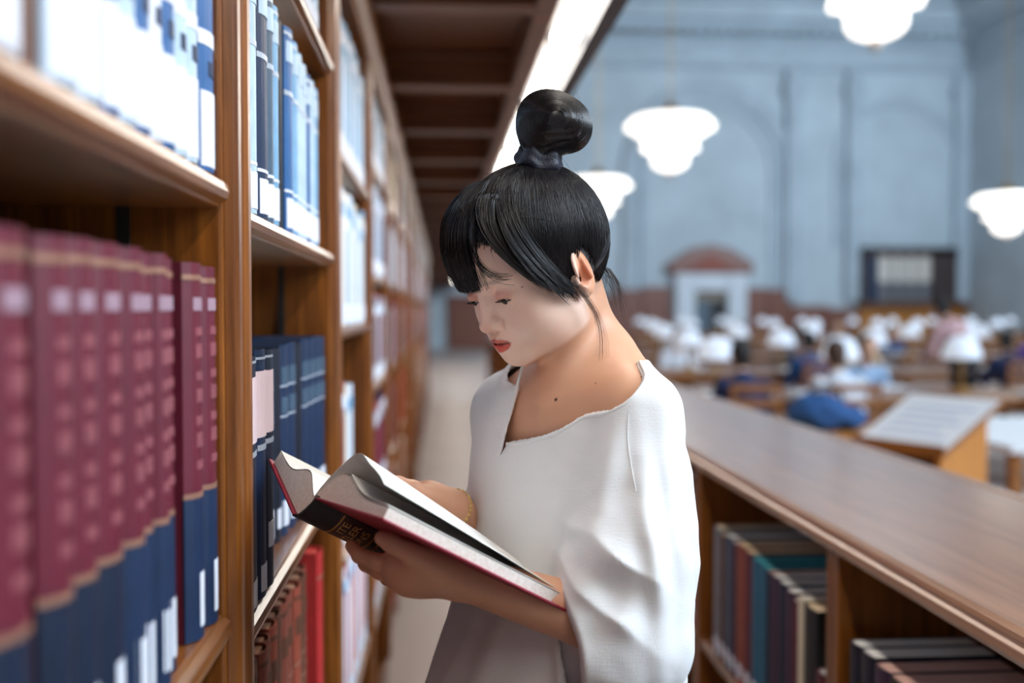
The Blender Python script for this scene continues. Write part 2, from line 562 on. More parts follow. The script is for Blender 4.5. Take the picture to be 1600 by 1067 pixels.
def book(x, y, z, t, h, D, col, bands, label, group, flip=False, lean=0.0, page=None, bulge=None):
    """spine faces +X (or -X when flip); bands = (z0, z1, colour, name, width fraction)"""
    r = empty('book', (x, y, z), math.pi if flip else 0.0)
    if lean:
        r.rotation_euler[0] = lean
    tag(r, label, 'book', group)
    t2 = t - (0.0055 if t > 0.034 and bulge else 0.0015)
    bulge = min(0.007, t * 0.16) if bulge is None else bulge
    v, f = cover_mesh(t2, h, D, bulge)
    mesh_obj('cover', v, f, bmat(col), r)
    MB().box((-D + 0.006, -t2 / 2 + 0.003, 0.004), (-bulge - 0.004, t2 / 2 - 0.003, h - (0.0015 if flip else 0.005))).build('page_block', page or M_PAGE, r)
    for bnd in bands:
        z0, z1, c, nm = bnd[:4]
        wf_ = bnd[4] if len(bnd) > 4 else 1.0
        v, f = band_mesh(t2, z0, z1, bulge, wfrac=wf_, off=0.0011 if wf_ < 1 else 0.0007)
        mesh_obj(nm, v, f, bmat(c), r)
    NBOOK[0] += 1
    return r


def row(k_case, where, books, z, y_start, group, x=AX, flip=False):
    """books = list of dicts; each stands directly beside the last"""
    y = y_start
    cnt = {}
    n = len(books)
    for i, b in enumerate(books):
        y += b.get('gap', 0.0)
        d = b['desc']
        lab = '%s, %s along %s' % (d, ORD[i] if i < len(ORD) else 'last', where)
        assert len(lab.split()) <= 16, lab
        book(x - b.get('set', 0.012) * (-1 if flip else 1), y + b['t'] / 2, z + 0.0008, b['t'], b['h'], b.get('D', 0.24), b['c'], b['bands'], lab, group, flip, b.get('lean', 0.0), b.get('page'), b.get('bulge'))
        y += b['t']


GB = 'gold_band'
R = random.random

# --- near case, lower shelf: maroon volumes with a navy foot
rows = []
edges = [0.455, 0.525, 0.583, 0.60, 0.648, 0.694, 0.748, 0.790, 0.826, 0.860, 0.890, 0.938, 0.987, 1.036]
for a, b_ in zip(edges[:-1], edges[1:]):
    t = b_ - a
    if abs(a - 0.583) < 1e-4 or abs(a - 0.890) < 1e-4:
        rows.append(dict(t=t, h=0.345, c='black' if a < 0.7 else 'plum', bands=[], desc='dark filler in a shaded gap' if a < 0.7 else 'dark plum volume between maroon sets', set=0.05))  # the black one is a dark strip standing in for a shaded gap
        continue
    h = 0.350 - 0.004 * R()
    bands = [(0.0005, 0.132, 'navy2' if a > 0.7 else 'navy', 'navy_foot'), (0.132, 0.137, 'gold', GB), (0.304, 0.316, 'rosegrey', 'title_band', 0.7), (h - 0.016, h - 0.011, 'gold', GB)]
    for q in range(7):
        zz = 0.158 + q * 0.0205
        bands.append((zz, zz + (0.013 if q % 2 else 0.008), 'rose', 'gilt_ornament', 0.55))
    bands.append((0.012, 0.062, 'white', 'call_label', 0.8))
    rows.append(dict(t=t, h=h, c='maroon', bands=bands, desc='maroon volume with navy foot and white label', set=0.006 + 0.006 * R(), bulge=0.011))
row(0, 'the lower near shelf', rows, 1.195, edges[0], 'maroon volumes on the lower near shelf')

# --- near case, upper shelf: pale and blue volumes
rows = []
spec = [(0.44, 'white'), (0.505, 'white'), (0.575, 'brown'), (0.605, 'pale'), (0.655, 'pale'), (0.70, 'blue'), (0.735, 'pale'), (0.775, 'blue'), (0.81, 'white'), (0.845, 'blue'), (0.885, 'pale'), (0.925, 'pale'), (0.965, 'ink'), (0.982, 'blue'), (1.036, None)]
for (a, c), (b_, _) in zip(spec[:-1], spec[1:]):
    t = b_ - a
    if c in ('ink', 'brown'):
        rows.append(dict(t=t, h=0.34, c=c, bands=[], desc='narrow dark volume', set=0.012))
        continue
    bands = [(0.004, 0.075, 'white', 'call_label', 0.86), (0.090, 0.104, 'navy2', 'shelf_mark', 0.5), (0.118, 0.132, 'white', 'white_band')]
    if c == 'blue':
        bands += [(0.20, 0.212, 'white', 'white_band'), (0.275, 0.29, 'white', 'white_band')]
        d = 'blue volume with white bands and label'
    else:
        bands += [(0.18, 0.21, 'white', 'title_label', 0.8), (0.24, 0.25, 'sky', 'blue_band'), (0.28, 0.30, 'cream', 'title_label', 0.8)]
        d = 'pale volume with white call label'
    rows.append(dict(t=t, h=0.34, c=c, bands=bands, desc=d, set=0.006))
row(0, 'the upper near shelf', rows, 1.632, 0.44, 'pale and blue volumes on the upper near shelf')

# --- second case, upper shelf
rows = []
spec = [(1.145, 'pale', 0.30), (1.19, 'sky', 0.31), (1.235, 'pale', 0.30), (1.275, 'ink', 0.305), (1.30, 'navy2', 0.305), (1.36, 'slate', 0.30), (1.40, 'sky', 0.295), (1.445, 'ink', 0.30), (1.49, 'black', 0.30), (1.525, 'blue', 0.30), (1.585, 'sky', 0.295),
        (1.635, 'pale', 0.29), (1.685, 'pale', 0.285), (1.74, 'blue', 0.28), (1.79, 'pale', 0.282), (1.845, 'sky', 0.28), (1.895, None, 0)]
for (a, c, h), (b_, _, _) in zip(spec[:-1], spec[1:]):
    t = b_ - a
    if c in ('ink', 'black'):
        rows.append(dict(t=t, h=h, c=c, bands=[], desc='dark navy volume without label', set=0.016))
        continue
    bands = [(0.006, 0.05, 'white', 'call_label', 0.8), (0.058, 0.062, 'white', 'white_line'), (0.20, 0.207, 'silver', 'silver_band'), (h - 0.05, h - 0.02, 'pale', 'title_label', 0.8), (h - 0.012, h - 0.007, 'silver', 'silver_band')]
    rows.append(dict(t=t, h=h, c=c, bands=bands, desc={'pale': 'pale grey', 'sky': 'light blue', 'blue': 'mid blue', 'navy2': 'navy', 'slate': 'slate blue'}[c] + ' volume with white call label', set=0.008))
row(1, 'the upper shelf beside the reader', rows, 1.615, 1.145, 'blue and pale volumes on the upper shelf beside the reader')

# --- second case, middle shelf: navy volumes
rows = [dict(t=0.085, h=0.296, c='navy', set=0.002, desc='navy volume with wide pink patch', bands=[(0.196, 0.272, 'pink', 'title_patch', 0.97), (0.180, 0.186, 'silver', 'title_line', 0.8), (0.006, 0.036, 'white', 'call_label', 0.7), (0.288, 0.291, 'silver', 'silver_band')]),
        dict(t=0.055, h=0.302, c='navy2', set=0.002, desc='navy volume with pink patch', bands=[(0.196, 0.276, 'pink', 'title_patch', 0.97), (0.180, 0.187, 'silver', 'title_line', 0.8), (0.008, 0.04, 'white', 'call_label', 0.7), (0.290, 0.293, 'silver', 'silver_band')]),
        dict(t=0.055, h=0.300, c='navy', set=0.002, desc='navy volume with high white label', bands=[(0.196, 0.274, 'pink', 'title_patch', 0.97), (0.182, 0.188, 'silver', 'title_line', 0.8), (0.05, 0.082, 'white', 'call_label', 0.7), (0.290, 0.293, 'silver', 'silver_band')])]
for i, (t, h, c) in enumerate(((0.03, 0.285, 'ink'), (0.06, 0.290, 'navy2'), (0.045, 0.288, 'ink'), (0.06, 0.290, 'navy2'), (0.045, 0.292, 'ink'), (0.06, 0.296, 'navy2'), (0.06, 0.298, 'navy2'), (0.05, 0.295, 'ink'), (0.06, 0.30, 'navy2'), (0.06, 0.30, 'navy2'), (0.055, 0.302, 'navy2'), (0.055, 0.30, 'navy2'))):
    bands = [(0.235, 0.262, 'slate', 'title_panel', 0.8), (0.231, 0.234, 'silver', 'silver_band'), (0.19, 0.215, 'slate', 'title_panel', 0.8), (0.184, 0.187, 'silver', 'silver_band'), (0.015, 0.055, 'white', 'call_label', 0.75)] if c != 'ink' else [(0.02, 0.05, 'white', 'call_label', 0.7)]
    rows.append(dict(t=t, h=h, c=c, set=0.042 - 0.0030 * i, desc={'ink': 'near black', 'navy2': 'navy', 'blue': 'mid blue'}[c] + ' volume with silver bands' if c != 'ink' else 'near black plain volume', bands=bands))
row(1, 'the middle shelf beside the open book', rows, 1.15, 1.152, 'navy volumes beside the open book')

# --- second case, lower shelf: worn red and brown volumes
rows = []
for i in range(12):
    h = 0.325 + 0.012 * R()
    rows.append(dict(t=0.05 + 0.008 * R(), h=h, c=['rust', 'brick', 'brown', 'rust'][i % 4], set=0.02 + 0.01 * R(), D=0.25, desc=['rust red', 'brick red', 'brown', 'dull rust'][i % 4] + ' worn leather volume',
                     bands=[(h - 0.02, h - 0.014, 'brown', 'frayed_head', 0.9), (0.25, 0.28, 'brown', 'title_panel', 0.8), (0.16, 0.165, 'gold', GB), (0.20, 0.204, 'gold', GB)], page=plain('brown_page_edges', (150, 108, 84), 0.9)))
rows.insert(0, dict(t=0.05, h=0.325, c='grey', set=0.02, desc='grey volume with pale label', bands=[(0.27, 0.31, 'white', 'call_label', 0.8)]))
rows.append(dict(t=0.062, h=0.348, c='red', set=0.004, desc='bright red taller volume', bands=[(0.02, 0.06, 'white', 'call_label', 0.7), (0.30, 0.304, 'gold', GB)], page=plain('red_page_edges', (190, 60, 48), 0.8)))
row(1, 'the low shelf under the open book', rows, 0.715, 1.150, 'worn red volumes on the low shelf under the open book')

# --- second case, top shelf
rows = []
for i in range(14):
    c = ['sky', 'pale', 'cream', 'blue'][i % 4]
    rows.append(dict(t=0.05 + 0.006 * (i % 3), h=0.22 + 0.02 * R(), c=c, set=0.01, desc={'sky': 'light blue', 'pale': 'pale grey', 'cream': 'cream', 'blue': 'mid blue'}[c] + ' volume', bands=[(0.01, 0.05, 'white', 'call_label', 0.8)]))
row(1, 'the topmost shelf beside the reader', rows, 1.99, 1.15, 'volumes on the topmost shelf beside the reader')

# --- third case
def simple_row(k, where, z, cols, hs, group, y0=None, n=16, setb=0.006, tt=(0.045, 0.062)):
    rows_ = []
    y = (UY(k) + 0.055) if y0 is None else y0
    tot = y
    for i in range(n):
        t = tt[0] + (tt[1] - tt[0]) * R()
        if tot + t > UY(k + 1) - 0.058:
            break
        tot += t
        c = cols[i % len(cols)]
        h = hs[0] + (hs[1] - hs[0]) * R()
        nm = {'pale': 'pale grey', 'sky': 'light blue', 'white': 'white', 'blue': 'mid blue', 'navy': 'navy', 'red': 'red', 'maroon': 'maroon', 'maroon2': 'dark maroon', 'cream': 'cream', 'teal': 'teal', 'slate': 'slate', 'rust': 'rust red', 'plum': 'plum', 'brick': 'brick red', 'orange': 'orange', 'ink': 'near black', 'brown': 'brown', 'rose': 'rose', 'black': 'black'}[c]
        rows_.append(dict(t=t, h=h, c=c, set=setb, desc=nm + ' volume', bands=[(0.008, 0.05, 'white', 'call_label', 0.8), (h - 0.06, h - 0.03, 'white' if c not in ('white', 'pale') else 'sky', 'title_label', 0.8)]))
    row(k, where, rows_, z, y, group)


simple_row(2, 'the topmost shelf of the third case', 1.845, ['sky', 'pale', 'sky', 'sky', 'white'], (0.29, 0.33), 'pale volumes on the topmost shelf of the third case')
simple_row(2, 'the upper shelf of the third case', 1.465, ['sky', 'white', 'pale', 'white', 'cream'], (0.28, 0.32), 'pale volumes on the upper shelf of the third case')
simple_row(2, 'the middle shelf of the third case', 0.965, ['white', 'pale', 'white', 'rose', 'cream'], (0.35, 0.375), 'white volumes on the middle shelf of the third case', n=8)
simple_row(2, 'the low shelf of the third case', 0.55, ['white', 'white', 'orange', 'white', 'red'], (0.35, 0.365), 'white and orange volumes on the low shelf of the third case')
simple_row(3, 'the top shelf of the fourth case', 1.97, ['slate', 'pale', 'white', 'sky'], (0.2, 0.24), 'volumes on the top shelf of the fourth case')
simple_row(3, 'the upper shelf of the fourth case', 1.62, ['slate', 'white', 'pale', 'rose', 'sky'], (0.27, 0.3), 'volumes on the upper shelf of the fourth case')
simple_row(3, 'the eye level shelf of the fourth case', 1.26, ['slate', 'ink', 'navy', 'red', 'white'], (0.27, 0.3), 'volumes on the eye level shelf of the fourth case')
simple_row(3, 'the middle shelf of the fourth case', 0.88, ['maroon', 'red', 'navy', 'rose', 'plum'], (0.28, 0.32), 'volumes on the middle shelf of the fourth case')
simple_row(3, 'the low shelf of the fourth case', 0.50, ['rust', 'red', 'cream', 'brick'], (0.28, 0.32), 'volumes on the low shelf of the fourth case')

# --- further cases: too small to pick apart
far = {}
for k in range(4, NU):
    for s_i, z in enumerate(DEF):
        y = UY(k) + 0.06
        while y < UY(k + 1) - 0.11:
            t = 0.03 + 0.035 * R()
            h = 0.24 + 0.07 * R()
            c = random.choice([['rust', 'red', 'cream', 'brown'], ['red', 'maroon', 'rust', 'cream'], ['maroon', 'red', 'navy', 'rose', 'cream'], ['red', 'white', 'rose', 'navy', 'slate'], ['white', 'pale', 'rose', 'slate', 'white'], ['white', 'pale', 'sky', 'cream']][s_i])
            far.setdefault(c, MB()).box((AX - 0.24, y, z + 0.001), (AX - 0.008 - 0.01 * R(), y + t - 0.002, z + h))
            y += t
fv, ff, mi, mats = [], [], [], []
for c, m in far.items():
    base = len(fv)
    fv += m.v
    ff += [tuple(i + base for i in q) for q in m.f]
    mi += [len(mats)] * len(m.f)
    mats.append(bmat(c))
fo = mesh_obj('distant_books', fv, ff, None)
for m in mats:
    fo.data.materials.append(m)
fo.data.polygons.foreach_set('material_index', mi)
tag(fo, 'rows of distant books filling the far tall bookcases down the aisle', 'books')
fo['kind'] = 'stuff'

# --- low bookcase on the right: spines face the aisle (-X)
def low_row(k, where, z, spec, group, y0):
    rows_ = []
    for t, h, c, top in spec:
        nm = {'black': 'black', 'ink': 'near black', 'cream': 'thin cream', 'plum': 'plum', 'navy': 'navy', 'teal': 'teal', 'aqua': 'aqua', 'maroon2': 'dark maroon', 'brick': 'brick red', 'grey': 'grey', 'rose': 'rose', 'brown': 'brown', 'white': 'white', 'slate': 'slate', 'rust': 'rust red', 'red': 'red'}[c]
        bands = [(0.02, 0.055, 'white', 'call_label', 0.7)]
        rows_.append(dict(t=t, h=h, c=c, bands=bands, desc=nm + ' bound book', set=0.003, D=0.24, page=plain('top_edges_' + top, {'w': (236, 236, 232), 'c': (222, 200, 164), 't': (60, 150, 160), 'p': (214, 172, 160)}[top], 0.9)))
    row(k, where, rows_, z, y0, group, x=CX0 + 0.008, flip=True)


low_row(1, 'the counter shelf right of the reader', 0.535, [
    (0.05, 0.23, 'maroon2', 'w'), (0.075, 0.345, 'black', 'c'), (0.03, 0.35, 'cream', 'w'), (0.035, 0.335, 'maroon2', 'w'), (0.05, 0.345, 'plum', 'w'), (0.05, 0.35, 'navy', 'w'), (0.05, 0.352, 'plum', 'w'),
    (0.035, 0.35, 'navy', 'p'), (0.05, 0.352, 'teal', 't'), (0.065, 0.355, 'teal', 't'), (0.06, 0.36, 'maroon2', 'c'), (0.07, 0.362, 'brick', 'c'), (0.05, 0.355, 'plum', 'w'), (0.06, 0.36, 'slate', 'w'), (0.05, 0.35, 'brown', 'c'), (0.06, 0.36, 'grey', 'c')],
    'books on the counter shelf right of the reader', LY[2] + 0.05)
low_row(1, 'the near counter shelf', 0.535, [(0.07, 0.32, 'black', 'w'), (0.06, 0.33, 'slate', 'w'), (0.06, 0.335, 'navy', 'w'), (0.07, 0.34, 'black', 'p'), (0.06, 0.34, 'plum', 'p'), (0.06, 0.345, 'ink', 'w'), (0.05, 0.345, 'ink', 'w')], 'books on the near counter shelf', LY[1] + 0.56)
low_row(1, 'the counter shelf behind the reader', 0.535, [(0.055, 0.33 + 0.02 * R(), c, tp) for c, tp in (('red', 'w'), ('slate', 'c'), ('white', 'w'), ('rust', 'c'), ('navy', 'w'), ('brick', 'c'), ('grey', 'w'), ('teal', 'w'), ('rose', 'w'), ('plum', 'w'), ('brown', 'c'), ('navy', 'w'), ('red', 'w'), ('white', 'w'))], 'books on the counter shelf behind the reader', LY[3] + 0.05)
# ------------------------------------------------------------------ smooth solids: blended primitives turned into one surface
def _n(v):
    v = np.asarray(v, float)
    return v / np.linalg.norm(v)


class Solid:
    BIG = 0.5

    def __init__(s):
        s.ops = []

    def add(s, op, fn, lo, hi, k):
        s.ops.append((op, fn, np.asarray(lo, float), np.asarray(hi, float), k))

    def ell(s, c, r, R=None, k=0.01, op='u'):
        c = np.asarray(c, float)
        r = np.asarray(r, float)
        if R is None:
            R = np.eye(3)          # rows = axes of the ellipsoid

        def fn(p):
            q = (p - c) @ R.T
            a = q / r
            k0 = np.sqrt((a * a).sum(1)) + 1e-9
            b_ = a / r
            k1 = np.sqrt((b_ * b_).sum(1)) + 1e-9
            return k0 * (k0 - 1) / k1
        m = np.abs(R.T) @ r
        s.add(op, fn, c - m, c + m, k)
        return s

    def rc(s, a, b, r0, r1, k=0.01, op='u', flat=None):
        """tapered capsule; flat = (axis, factor) squeezes it along axis"""
        a, b = np.asarray(a, float), np.asarray(b, float)
        ab = b - a
        L2 = ab @ ab + 1e-12
        fx = None
        if flat is not None:
            fx = (_n(flat[0]), flat[1])

        def fn(p):
            q = p - a
            t = np.clip(q @ ab / L2, 0, 1)
            q = q - t[:, None] * ab
            if fx is not None:
                m = q @ fx[0]
                q = q + (m * (fx[1] - 1))[:, None] * fx[0]
            return np.sqrt((q * q).sum(1)) - (r0 + (r1 - r0) * t)
        m = max(r0, r1)
        s.add(op, fn, np.minimum(a, b) - m, np.maximum(a, b) + m, k)
        return s

    def half(s, p0, n, k=0.002, op='i'):
        """keep (op i) or remove (op s) the side towards which n points away"""
        p0, n = np.asarray(p0, float), _n(n)
        s.add(op, lambda p: (p - p0) @ n, [-99] * 3, [99] * 3, k)
        return s

    def fn(s, f, lo, hi, k=0.01, op='u'):
        s.add(op, f, lo, hi, k)
        return s

    def ev(s, p, blo=None, bhi=None):
        d = np.full(len(p), s.BIG)
        for op, fn, lo, hi, k in s.ops:
            if blo is not None:
                mg = 2 * k + 0.014
                if (lo - mg > bhi).any() or (hi + mg < blo).any():
                    continue
            if op == 'd':
                d = fn(p, d)
                continue
            v = fn(p)
            if op == 'u':
                h = np.clip(k - np.abs(d - v), 0, None) / k
                d = np.minimum(d, v) - h * h * k * 0.25
            else:
                if op == 's':
                    v = -v
                h = np.clip(k - np.abs(d - v), 0, None) / k
                d = np.maximum(d, v) + h * h * k * 0.25
        return d

    def mesh(s, lo, hi, h, B=14):
        lo, hi = np.asarray(lo, float), np.asarray(hi, float)
        nb = np.ceil((hi - lo) / (h * B)).astype(int)
        gi = np.stack(np.meshgrid(*[np.arange(n) for n in nb], indexing='ij'), -1).reshape(-1, 3)
        cen = lo + (gi + 0.5) * h * B
        dc = s.ev(cen)
        act = gi[np.abs(dc) < h * B * 1.35 + 0.008]
        N = nb * B + 2
        loc = np.stack(np.meshgrid(*[np.arange(B + 2)] * 3, indexing='ij'), -1).reshape(-1, 3)
        VID, VP, QD = [], [], []
        m = B + 2
        for g in act:
            o = g * B
            p = lo + (loc + o) * h
            d = s.ev(p, p[0], p[-1]).reshape(m, m, m)
            sg = d < 0
            if sg.all() or not sg.any():
                continue
            # cell vertices for all (B+1)^3 cells; own the first B
            c = np.zeros((m - 1,) * 3 + (3,))
            cnt = np.zeros((m - 1,) * 3)
            for ax in range(3):
                n_ax = [slice(None)] * 3
                a0, a1 = list(n_ax), list(n_ax)
                a0[ax], a1[ax] = slice(0, -1), slice(1, None)
                d0, d1 = d[tuple(a0)], d[tuple(a1)]
                cr = (d0 < 0) != (d1 < 0)
                t = np.where(cr, d0 / np.where(cr, d0 - d1, 1), 0)
                o1, o2 = [x for x in range(3) if x != ax]
                for e1 in (0, 1):
                    for e2 in (0, 1):
                        sl = [slice(None)] * 3
                        sl[o1] = slice(e1, m - 1 + e1)
                        sl[o2] = slice(e2, m - 1 + e2)
                        crs, ts = cr[tuple(sl)], t[tuple(sl)]
                        cnt += crs
                        c[..., ax] += ts * crs
                        c[..., o1] += e1 * crs
                        c[..., o2] += e2 * crs
                # quads: edges along ax at lattice points with index >= 1 in o1, o2
                sl = [slice(None)] * 3
                sl[ax] = slice(0, B)
                sl[o1] = slice(1, B + 1)
                sl[o2] = slice(1, B + 1)
                ed = cr[tuple(sl)]
                idx = np.argwhere(ed)
                if len(idx):
                    idx[:, o1] += 1
                    idx[:, o2] += 1
                    neg = sg[tuple(idx.T)]
                    q = []
                    for e1, e2 in ((1, 1), (0, 1), (0, 0), (1, 0)):
                        cc = idx.copy() + o
                        cc[:, o1] -= e1
                        cc[:, o2] -= e2
                        q.append((cc[:, 0] * N[1] + cc[:, 1]) * N[2] + cc[:, 2])
                    q = np.stack(q, 1)
                    fl = neg if ax != 1 else ~neg
                    q[fl] = q[fl][:, ::-1]
                    QD.append(q[:, ::-1])
            msk = cnt > 0
            ci = np.argwhere(msk)
            pos = lo + (ci + o + c[msk] / cnt[msk][:, None]) * h
            ci = ci + o
            VID.append((ci[:, 0] * N[1] + ci[:, 1]) * N[2] + ci[:, 2])
            VP.append(pos)
        vid, vp, qd = np.concatenate(VID), np.concatenate(VP), np.concatenate(QD)
        u, first = np.unique(vid, return_index=True)
        vp = vp[first]
        k = np.searchsorted(u, qd)
        k = np.clip(k, 0, len(u) - 1)
        ok = (u[k] == qd).all(1)
        return vp, k[ok]


def biggest(v, f):
    """keep the largest connected piece"""
    lab = np.arange(len(v))
    while True:
        m = lab[f].min(1)
        new = lab.copy()
        for i in range(4):
            np.minimum.at(new, f[:, i], m)
        new = new[new]
        if (new == lab).all():
            break
        lab = new
    u, c = np.unique(lab, return_counts=True)
    keep = lab == u[np.argmax(c)]
    idx = np.cumsum(keep) - 1
    return v[keep], idx[f[keep[f].all(1)]]


def normals(v, f):
    t = np.cross(v[f[:, 2]] - v[f[:, 0]], v[f[:, 3]] - v[f[:, 1]])
    n = np.zeros_like(v)
    for i in range(4):
        np.add.at(n, f[:, i], t)
    return n / (np.linalg.norm(n, axis=1)[:, None] + 1e-12)


def relax(v, f, it=1, lam=0.5):
    for _ in range(it):
        a = np.zeros_like(v)
        c = np.zeros(len(v))
        for i in range(4):
            j = (i + 1) % 4
            np.add.at(a, f[:, i], v[f[:, j]])
            np.add.at(a, f[:, j], v[f[:, i]])
            np.add.at(c, f[:, i], 1)
            np.add.at(c, f[:, j], 1)
        v = v * (1 - lam) + lam * a / np.maximum(c, 1)[:, None]
    return v


def vnoise(p, scale, seed=0):
    q = p * scale + seed * 17.3
    i = np.floor(q).astype(np.int64)
    f = q - i
    f = f * f * (3 - 2 * f)

    def hsh(a, b_, c):
        x = (a * 73856093) ^ (b_ * 19349663) ^ (c * 83492791)
        x = (x ^ (x >> 13)) * 1274126177
        return ((x & 0xffff) / 65535.0)
    r = 0
    for dx in (0, 1):
        for dy in (0, 1):
            for dz in (0, 1):
                wgt = (f[:, 0] if dx else 1 - f[:, 0]) * (f[:, 1] if dy else 1 - f[:, 1]) * (f[:, 2] if dz else 1 - f[:, 2])
                r = r + wgt * hsh(i[:, 0] + dx, i[:, 1] + dy, i[:, 2] + dz)
    return r * 2 - 1


def fast_mesh(name, v, f, mat, parent=None, col=None):
    me = bpy.data.meshes.new(name)
    k = f.shape[1]
    me.vertices.add(len(v))
    me.vertices.foreach_set('co', np.ascontiguousarray(v, dtype=np.float32).ravel())
    me.loops.add(len(f) * k)
    me.loops.foreach_set('vertex_index', np.ascontiguousarray(f, dtype=np.int32).ravel())
    me.polygons.add(len(f))
    me.polygons.foreach_set('loop_start', np.arange(0, len(f) * k, k, dtype=np.int32))
    me.update(calc_edges=True)
    me.validate()
    me.shade_smooth()
    if col is not None:
        at = me.attributes.new('tint', 'FLOAT_COLOR', 'POINT')
        at.data.foreach_set('color', np.ascontiguousarray(col, dtype=np.float32).ravel())
    if mat:
        me.materials.append(mat)
    o = bpy.data.objects.new(name, me)
    COL.objects.link(o)
    if parent is not None:
        o.parent = parent
        if parent.type != 'EMPTY' or True:
            o.matrix_parent_inverse = parent.matrix_basis.inverted()
    return o


def strands(name, lines, r, mat, parent, sides=3, taper=0.35):
    """lines: (n, m, 3) array of polylines -> one mesh of thin tubes"""
    L = np.asarray(lines, float)
    n, m, _ = L.shape
    r = np.broadcast_to(np.asarray(r, float).reshape(-1, 1), (n, 1))
    T = np.gradient(L, axis=1)
    T /= np.linalg.norm(T, axis=2, keepdims=True) + 1e-12
    ref = np.array([0.31, 0.52, 0.79])
    E = np.cross(T, ref)
    E /= np.linalg.norm(E, axis=2, keepdims=True) + 1e-12
    G = np.cross(T, E)
    tp = 1 - (1 - taper) * np.linspace(0, 1, m) ** 2
    V = np.zeros((n, m, sides, 3))
    for k in range(sides):
        a = 2 * math.pi * k / sides
        V[:, :, k] = L + (E * math.cos(a) + G * math.sin(a)) * (r * tp[None, :])[..., None]
    base = (np.arange(n)[:, None, None] * m + np.arange(m - 1)[None, :, None]) * sides
    k = np.arange(sides)[None, None, :]
    k2 = (k + 1) % sides
    F = np.stack([base + k, base + k2, base + sides + k2, base + sides + k], -1).reshape(-1, 4)
    return fast_mesh(name, V.reshape(-1, 3), F, mat, parent)


def tint_mat(name, rough, sss=0.0, spec=0.4, bump=0.0, bscale=800, sheen=0.0, weave=False):
    m, nt, b = _new(name)
    a = nt.nodes.new('ShaderNodeAttribute')
    a.attribute_name = 'tint'
    nt.links.new(a.outputs['Color'], b.inputs['Base Color'])
    b.inputs['Roughness'].default_value = rough
    b.inputs['Specular IOR Level'].default_value = spec
    if sss:
        b.inputs['Subsurface Weight'].default_value = sss
        b.inputs['Subsurface Radius'].default_value = (0.012, 0.005, 0.003)
        b.inputs['Subsurface Scale'].default_value = 0.6
    if bump:
        tc = nt.nodes.new('ShaderNodeTexCoord')
        n2 = nt.nodes.new('ShaderNodeTexNoise')
        n2.inputs['Scale'].default_value = bscale
        nt.links.new(tc.outputs['Object'], n2.inputs['Vector'])
        bp = nt.nodes.new('ShaderNodeBump')
        bp.inputs['Strength'].default_value = bump
        bp.inputs['Distance'].default_value = 0.0006
        nt.links.new(n2.outputs['Fac'], bp.inputs['Height'])
        nt.links.new(bp.outputs['Normal'], b.inputs['Normal'])
    MATS[name] = m
    return m
# ------------------------------------------------------------------ the open book in her hands (camera-aligned vectors turned to world)
def Kv(x, y, z):
    return RT * x + FW * y + UP * z


HB0 = Kc(-0.212, 1.120, -0.171)          # head of the near hinge
BA = Kv(0.188, 0.116, -0.121)            # head to tail, along the spine
BB = Kv(0.092, -0.146, 0.002)            # hinge to near fore-edge
BW = Kv(-0.024, 0.025, -0.025)           # near hinge to far hinge, across the spine
BG = Kv(-0.060, 0.146, 0.043)            # far hinge to far fore-edge
a_ = _n(BA)
BB = BB - a_ * (BB @ a_)
BW = BW - a_ * (BW @ a_)
BG = BG - a_ * (BG @ a_)
nN = _n(np.cross(BB, BA))
nN = nN if nN[2] > 0 else -nN
nF = _n(np.cross(BG, BA))
nF = nF if nF[2] > 0 else -nF
HBF = HB0 + BW

hb = empty('open_book', HB0)
tag(hb, 'open thick red book with black spine and gold title held by the reader', 'book')
M_RED = plain('red_cover_cloth', (150, 28, 52), 0.45, bump=0.2, bscale=900)
M_SPB = plain('black_spine_cloth', (26, 20, 24), 0.5, bump=0.25, bscale=900)
M_PNL = plain('brown_title_panel', (66, 34, 28), 0.45)
M_FOIL = plain('gold_foil', (214, 160, 92), 0.35, metal=0.5)
M_WPG = plain('white_page', (240, 238, 232), 0.75)
M_PHOTO = plain('printed_picture', (70, 56, 48), 0.6, vary=0.7, vscale=40)


def page_mat():
    m, nt, b = _new('page_block_edges')
    tc = nt.nodes.new('ShaderNodeTexCoord')
    n = nt.nodes.new('ShaderNodeTexNoise')
    n.inputs['Scale'].default_value = 260
    n.inputs['Detail'].default_value = 4
    nt.links.new(tc.outputs['Object'], n.inputs['Vector'])
    r = nt.nodes.new('ShaderNodeValToRGB')
    r.color_ramp.elements[0].position = 0.3
    r.color_ramp.elements[1].position = 0.7
    r.color_ramp.elements[0].color = lin((222, 214, 200))
    r.color_ramp.elements[1].color = lin((242, 238, 230))
    nt.links.new(n.outputs['Fac'], r.inputs['Fac'])
    nt.links.new(r.outputs['Color'], b.inputs['Base Color'])
    b.inputs['Roughness'].default_value = 0.8
    MATS['page_block_edges'] = m
    return m


M_HEAD = page_mat()


def loc_(p):
    return [tuple(np.asarray(q) - HB0) for q in p]


def slab(name, o, e1, e2, nrm, t, mat, parent):
    """board spanned by e1, e2 from o, thickness t along nrm"""
    p = [o, o + e1, o + e1 + e2, o + e2]
    v = loc_(p + [q + nrm * t for q in p])
    ob = mesh_obj(name, v, [(0, 3, 2, 1), (4, 5, 6, 7), (0, 1, 5, 4), (1, 2, 6, 5), (2, 3, 7, 6), (3, 0, 4, 7)], mat, parent)
    md = ob.modifiers.new('bevel', 'BEVEL')
    md.width = 0.0012
    md.segments = 2
    return ob


OVH = 0.004
ah = _n(BA)
cn = slab('cover_board', HB0 - ah * OVH, BA + ah * 2 * OVH, BB * 1.02, -nN, 0.003, M_RED, hb)
cf = slab('cover_board', HBF - ah * OVH, BA + ah * 2 * OVH, BG * 1.02, -nF, 0.003, M_RED, hb)


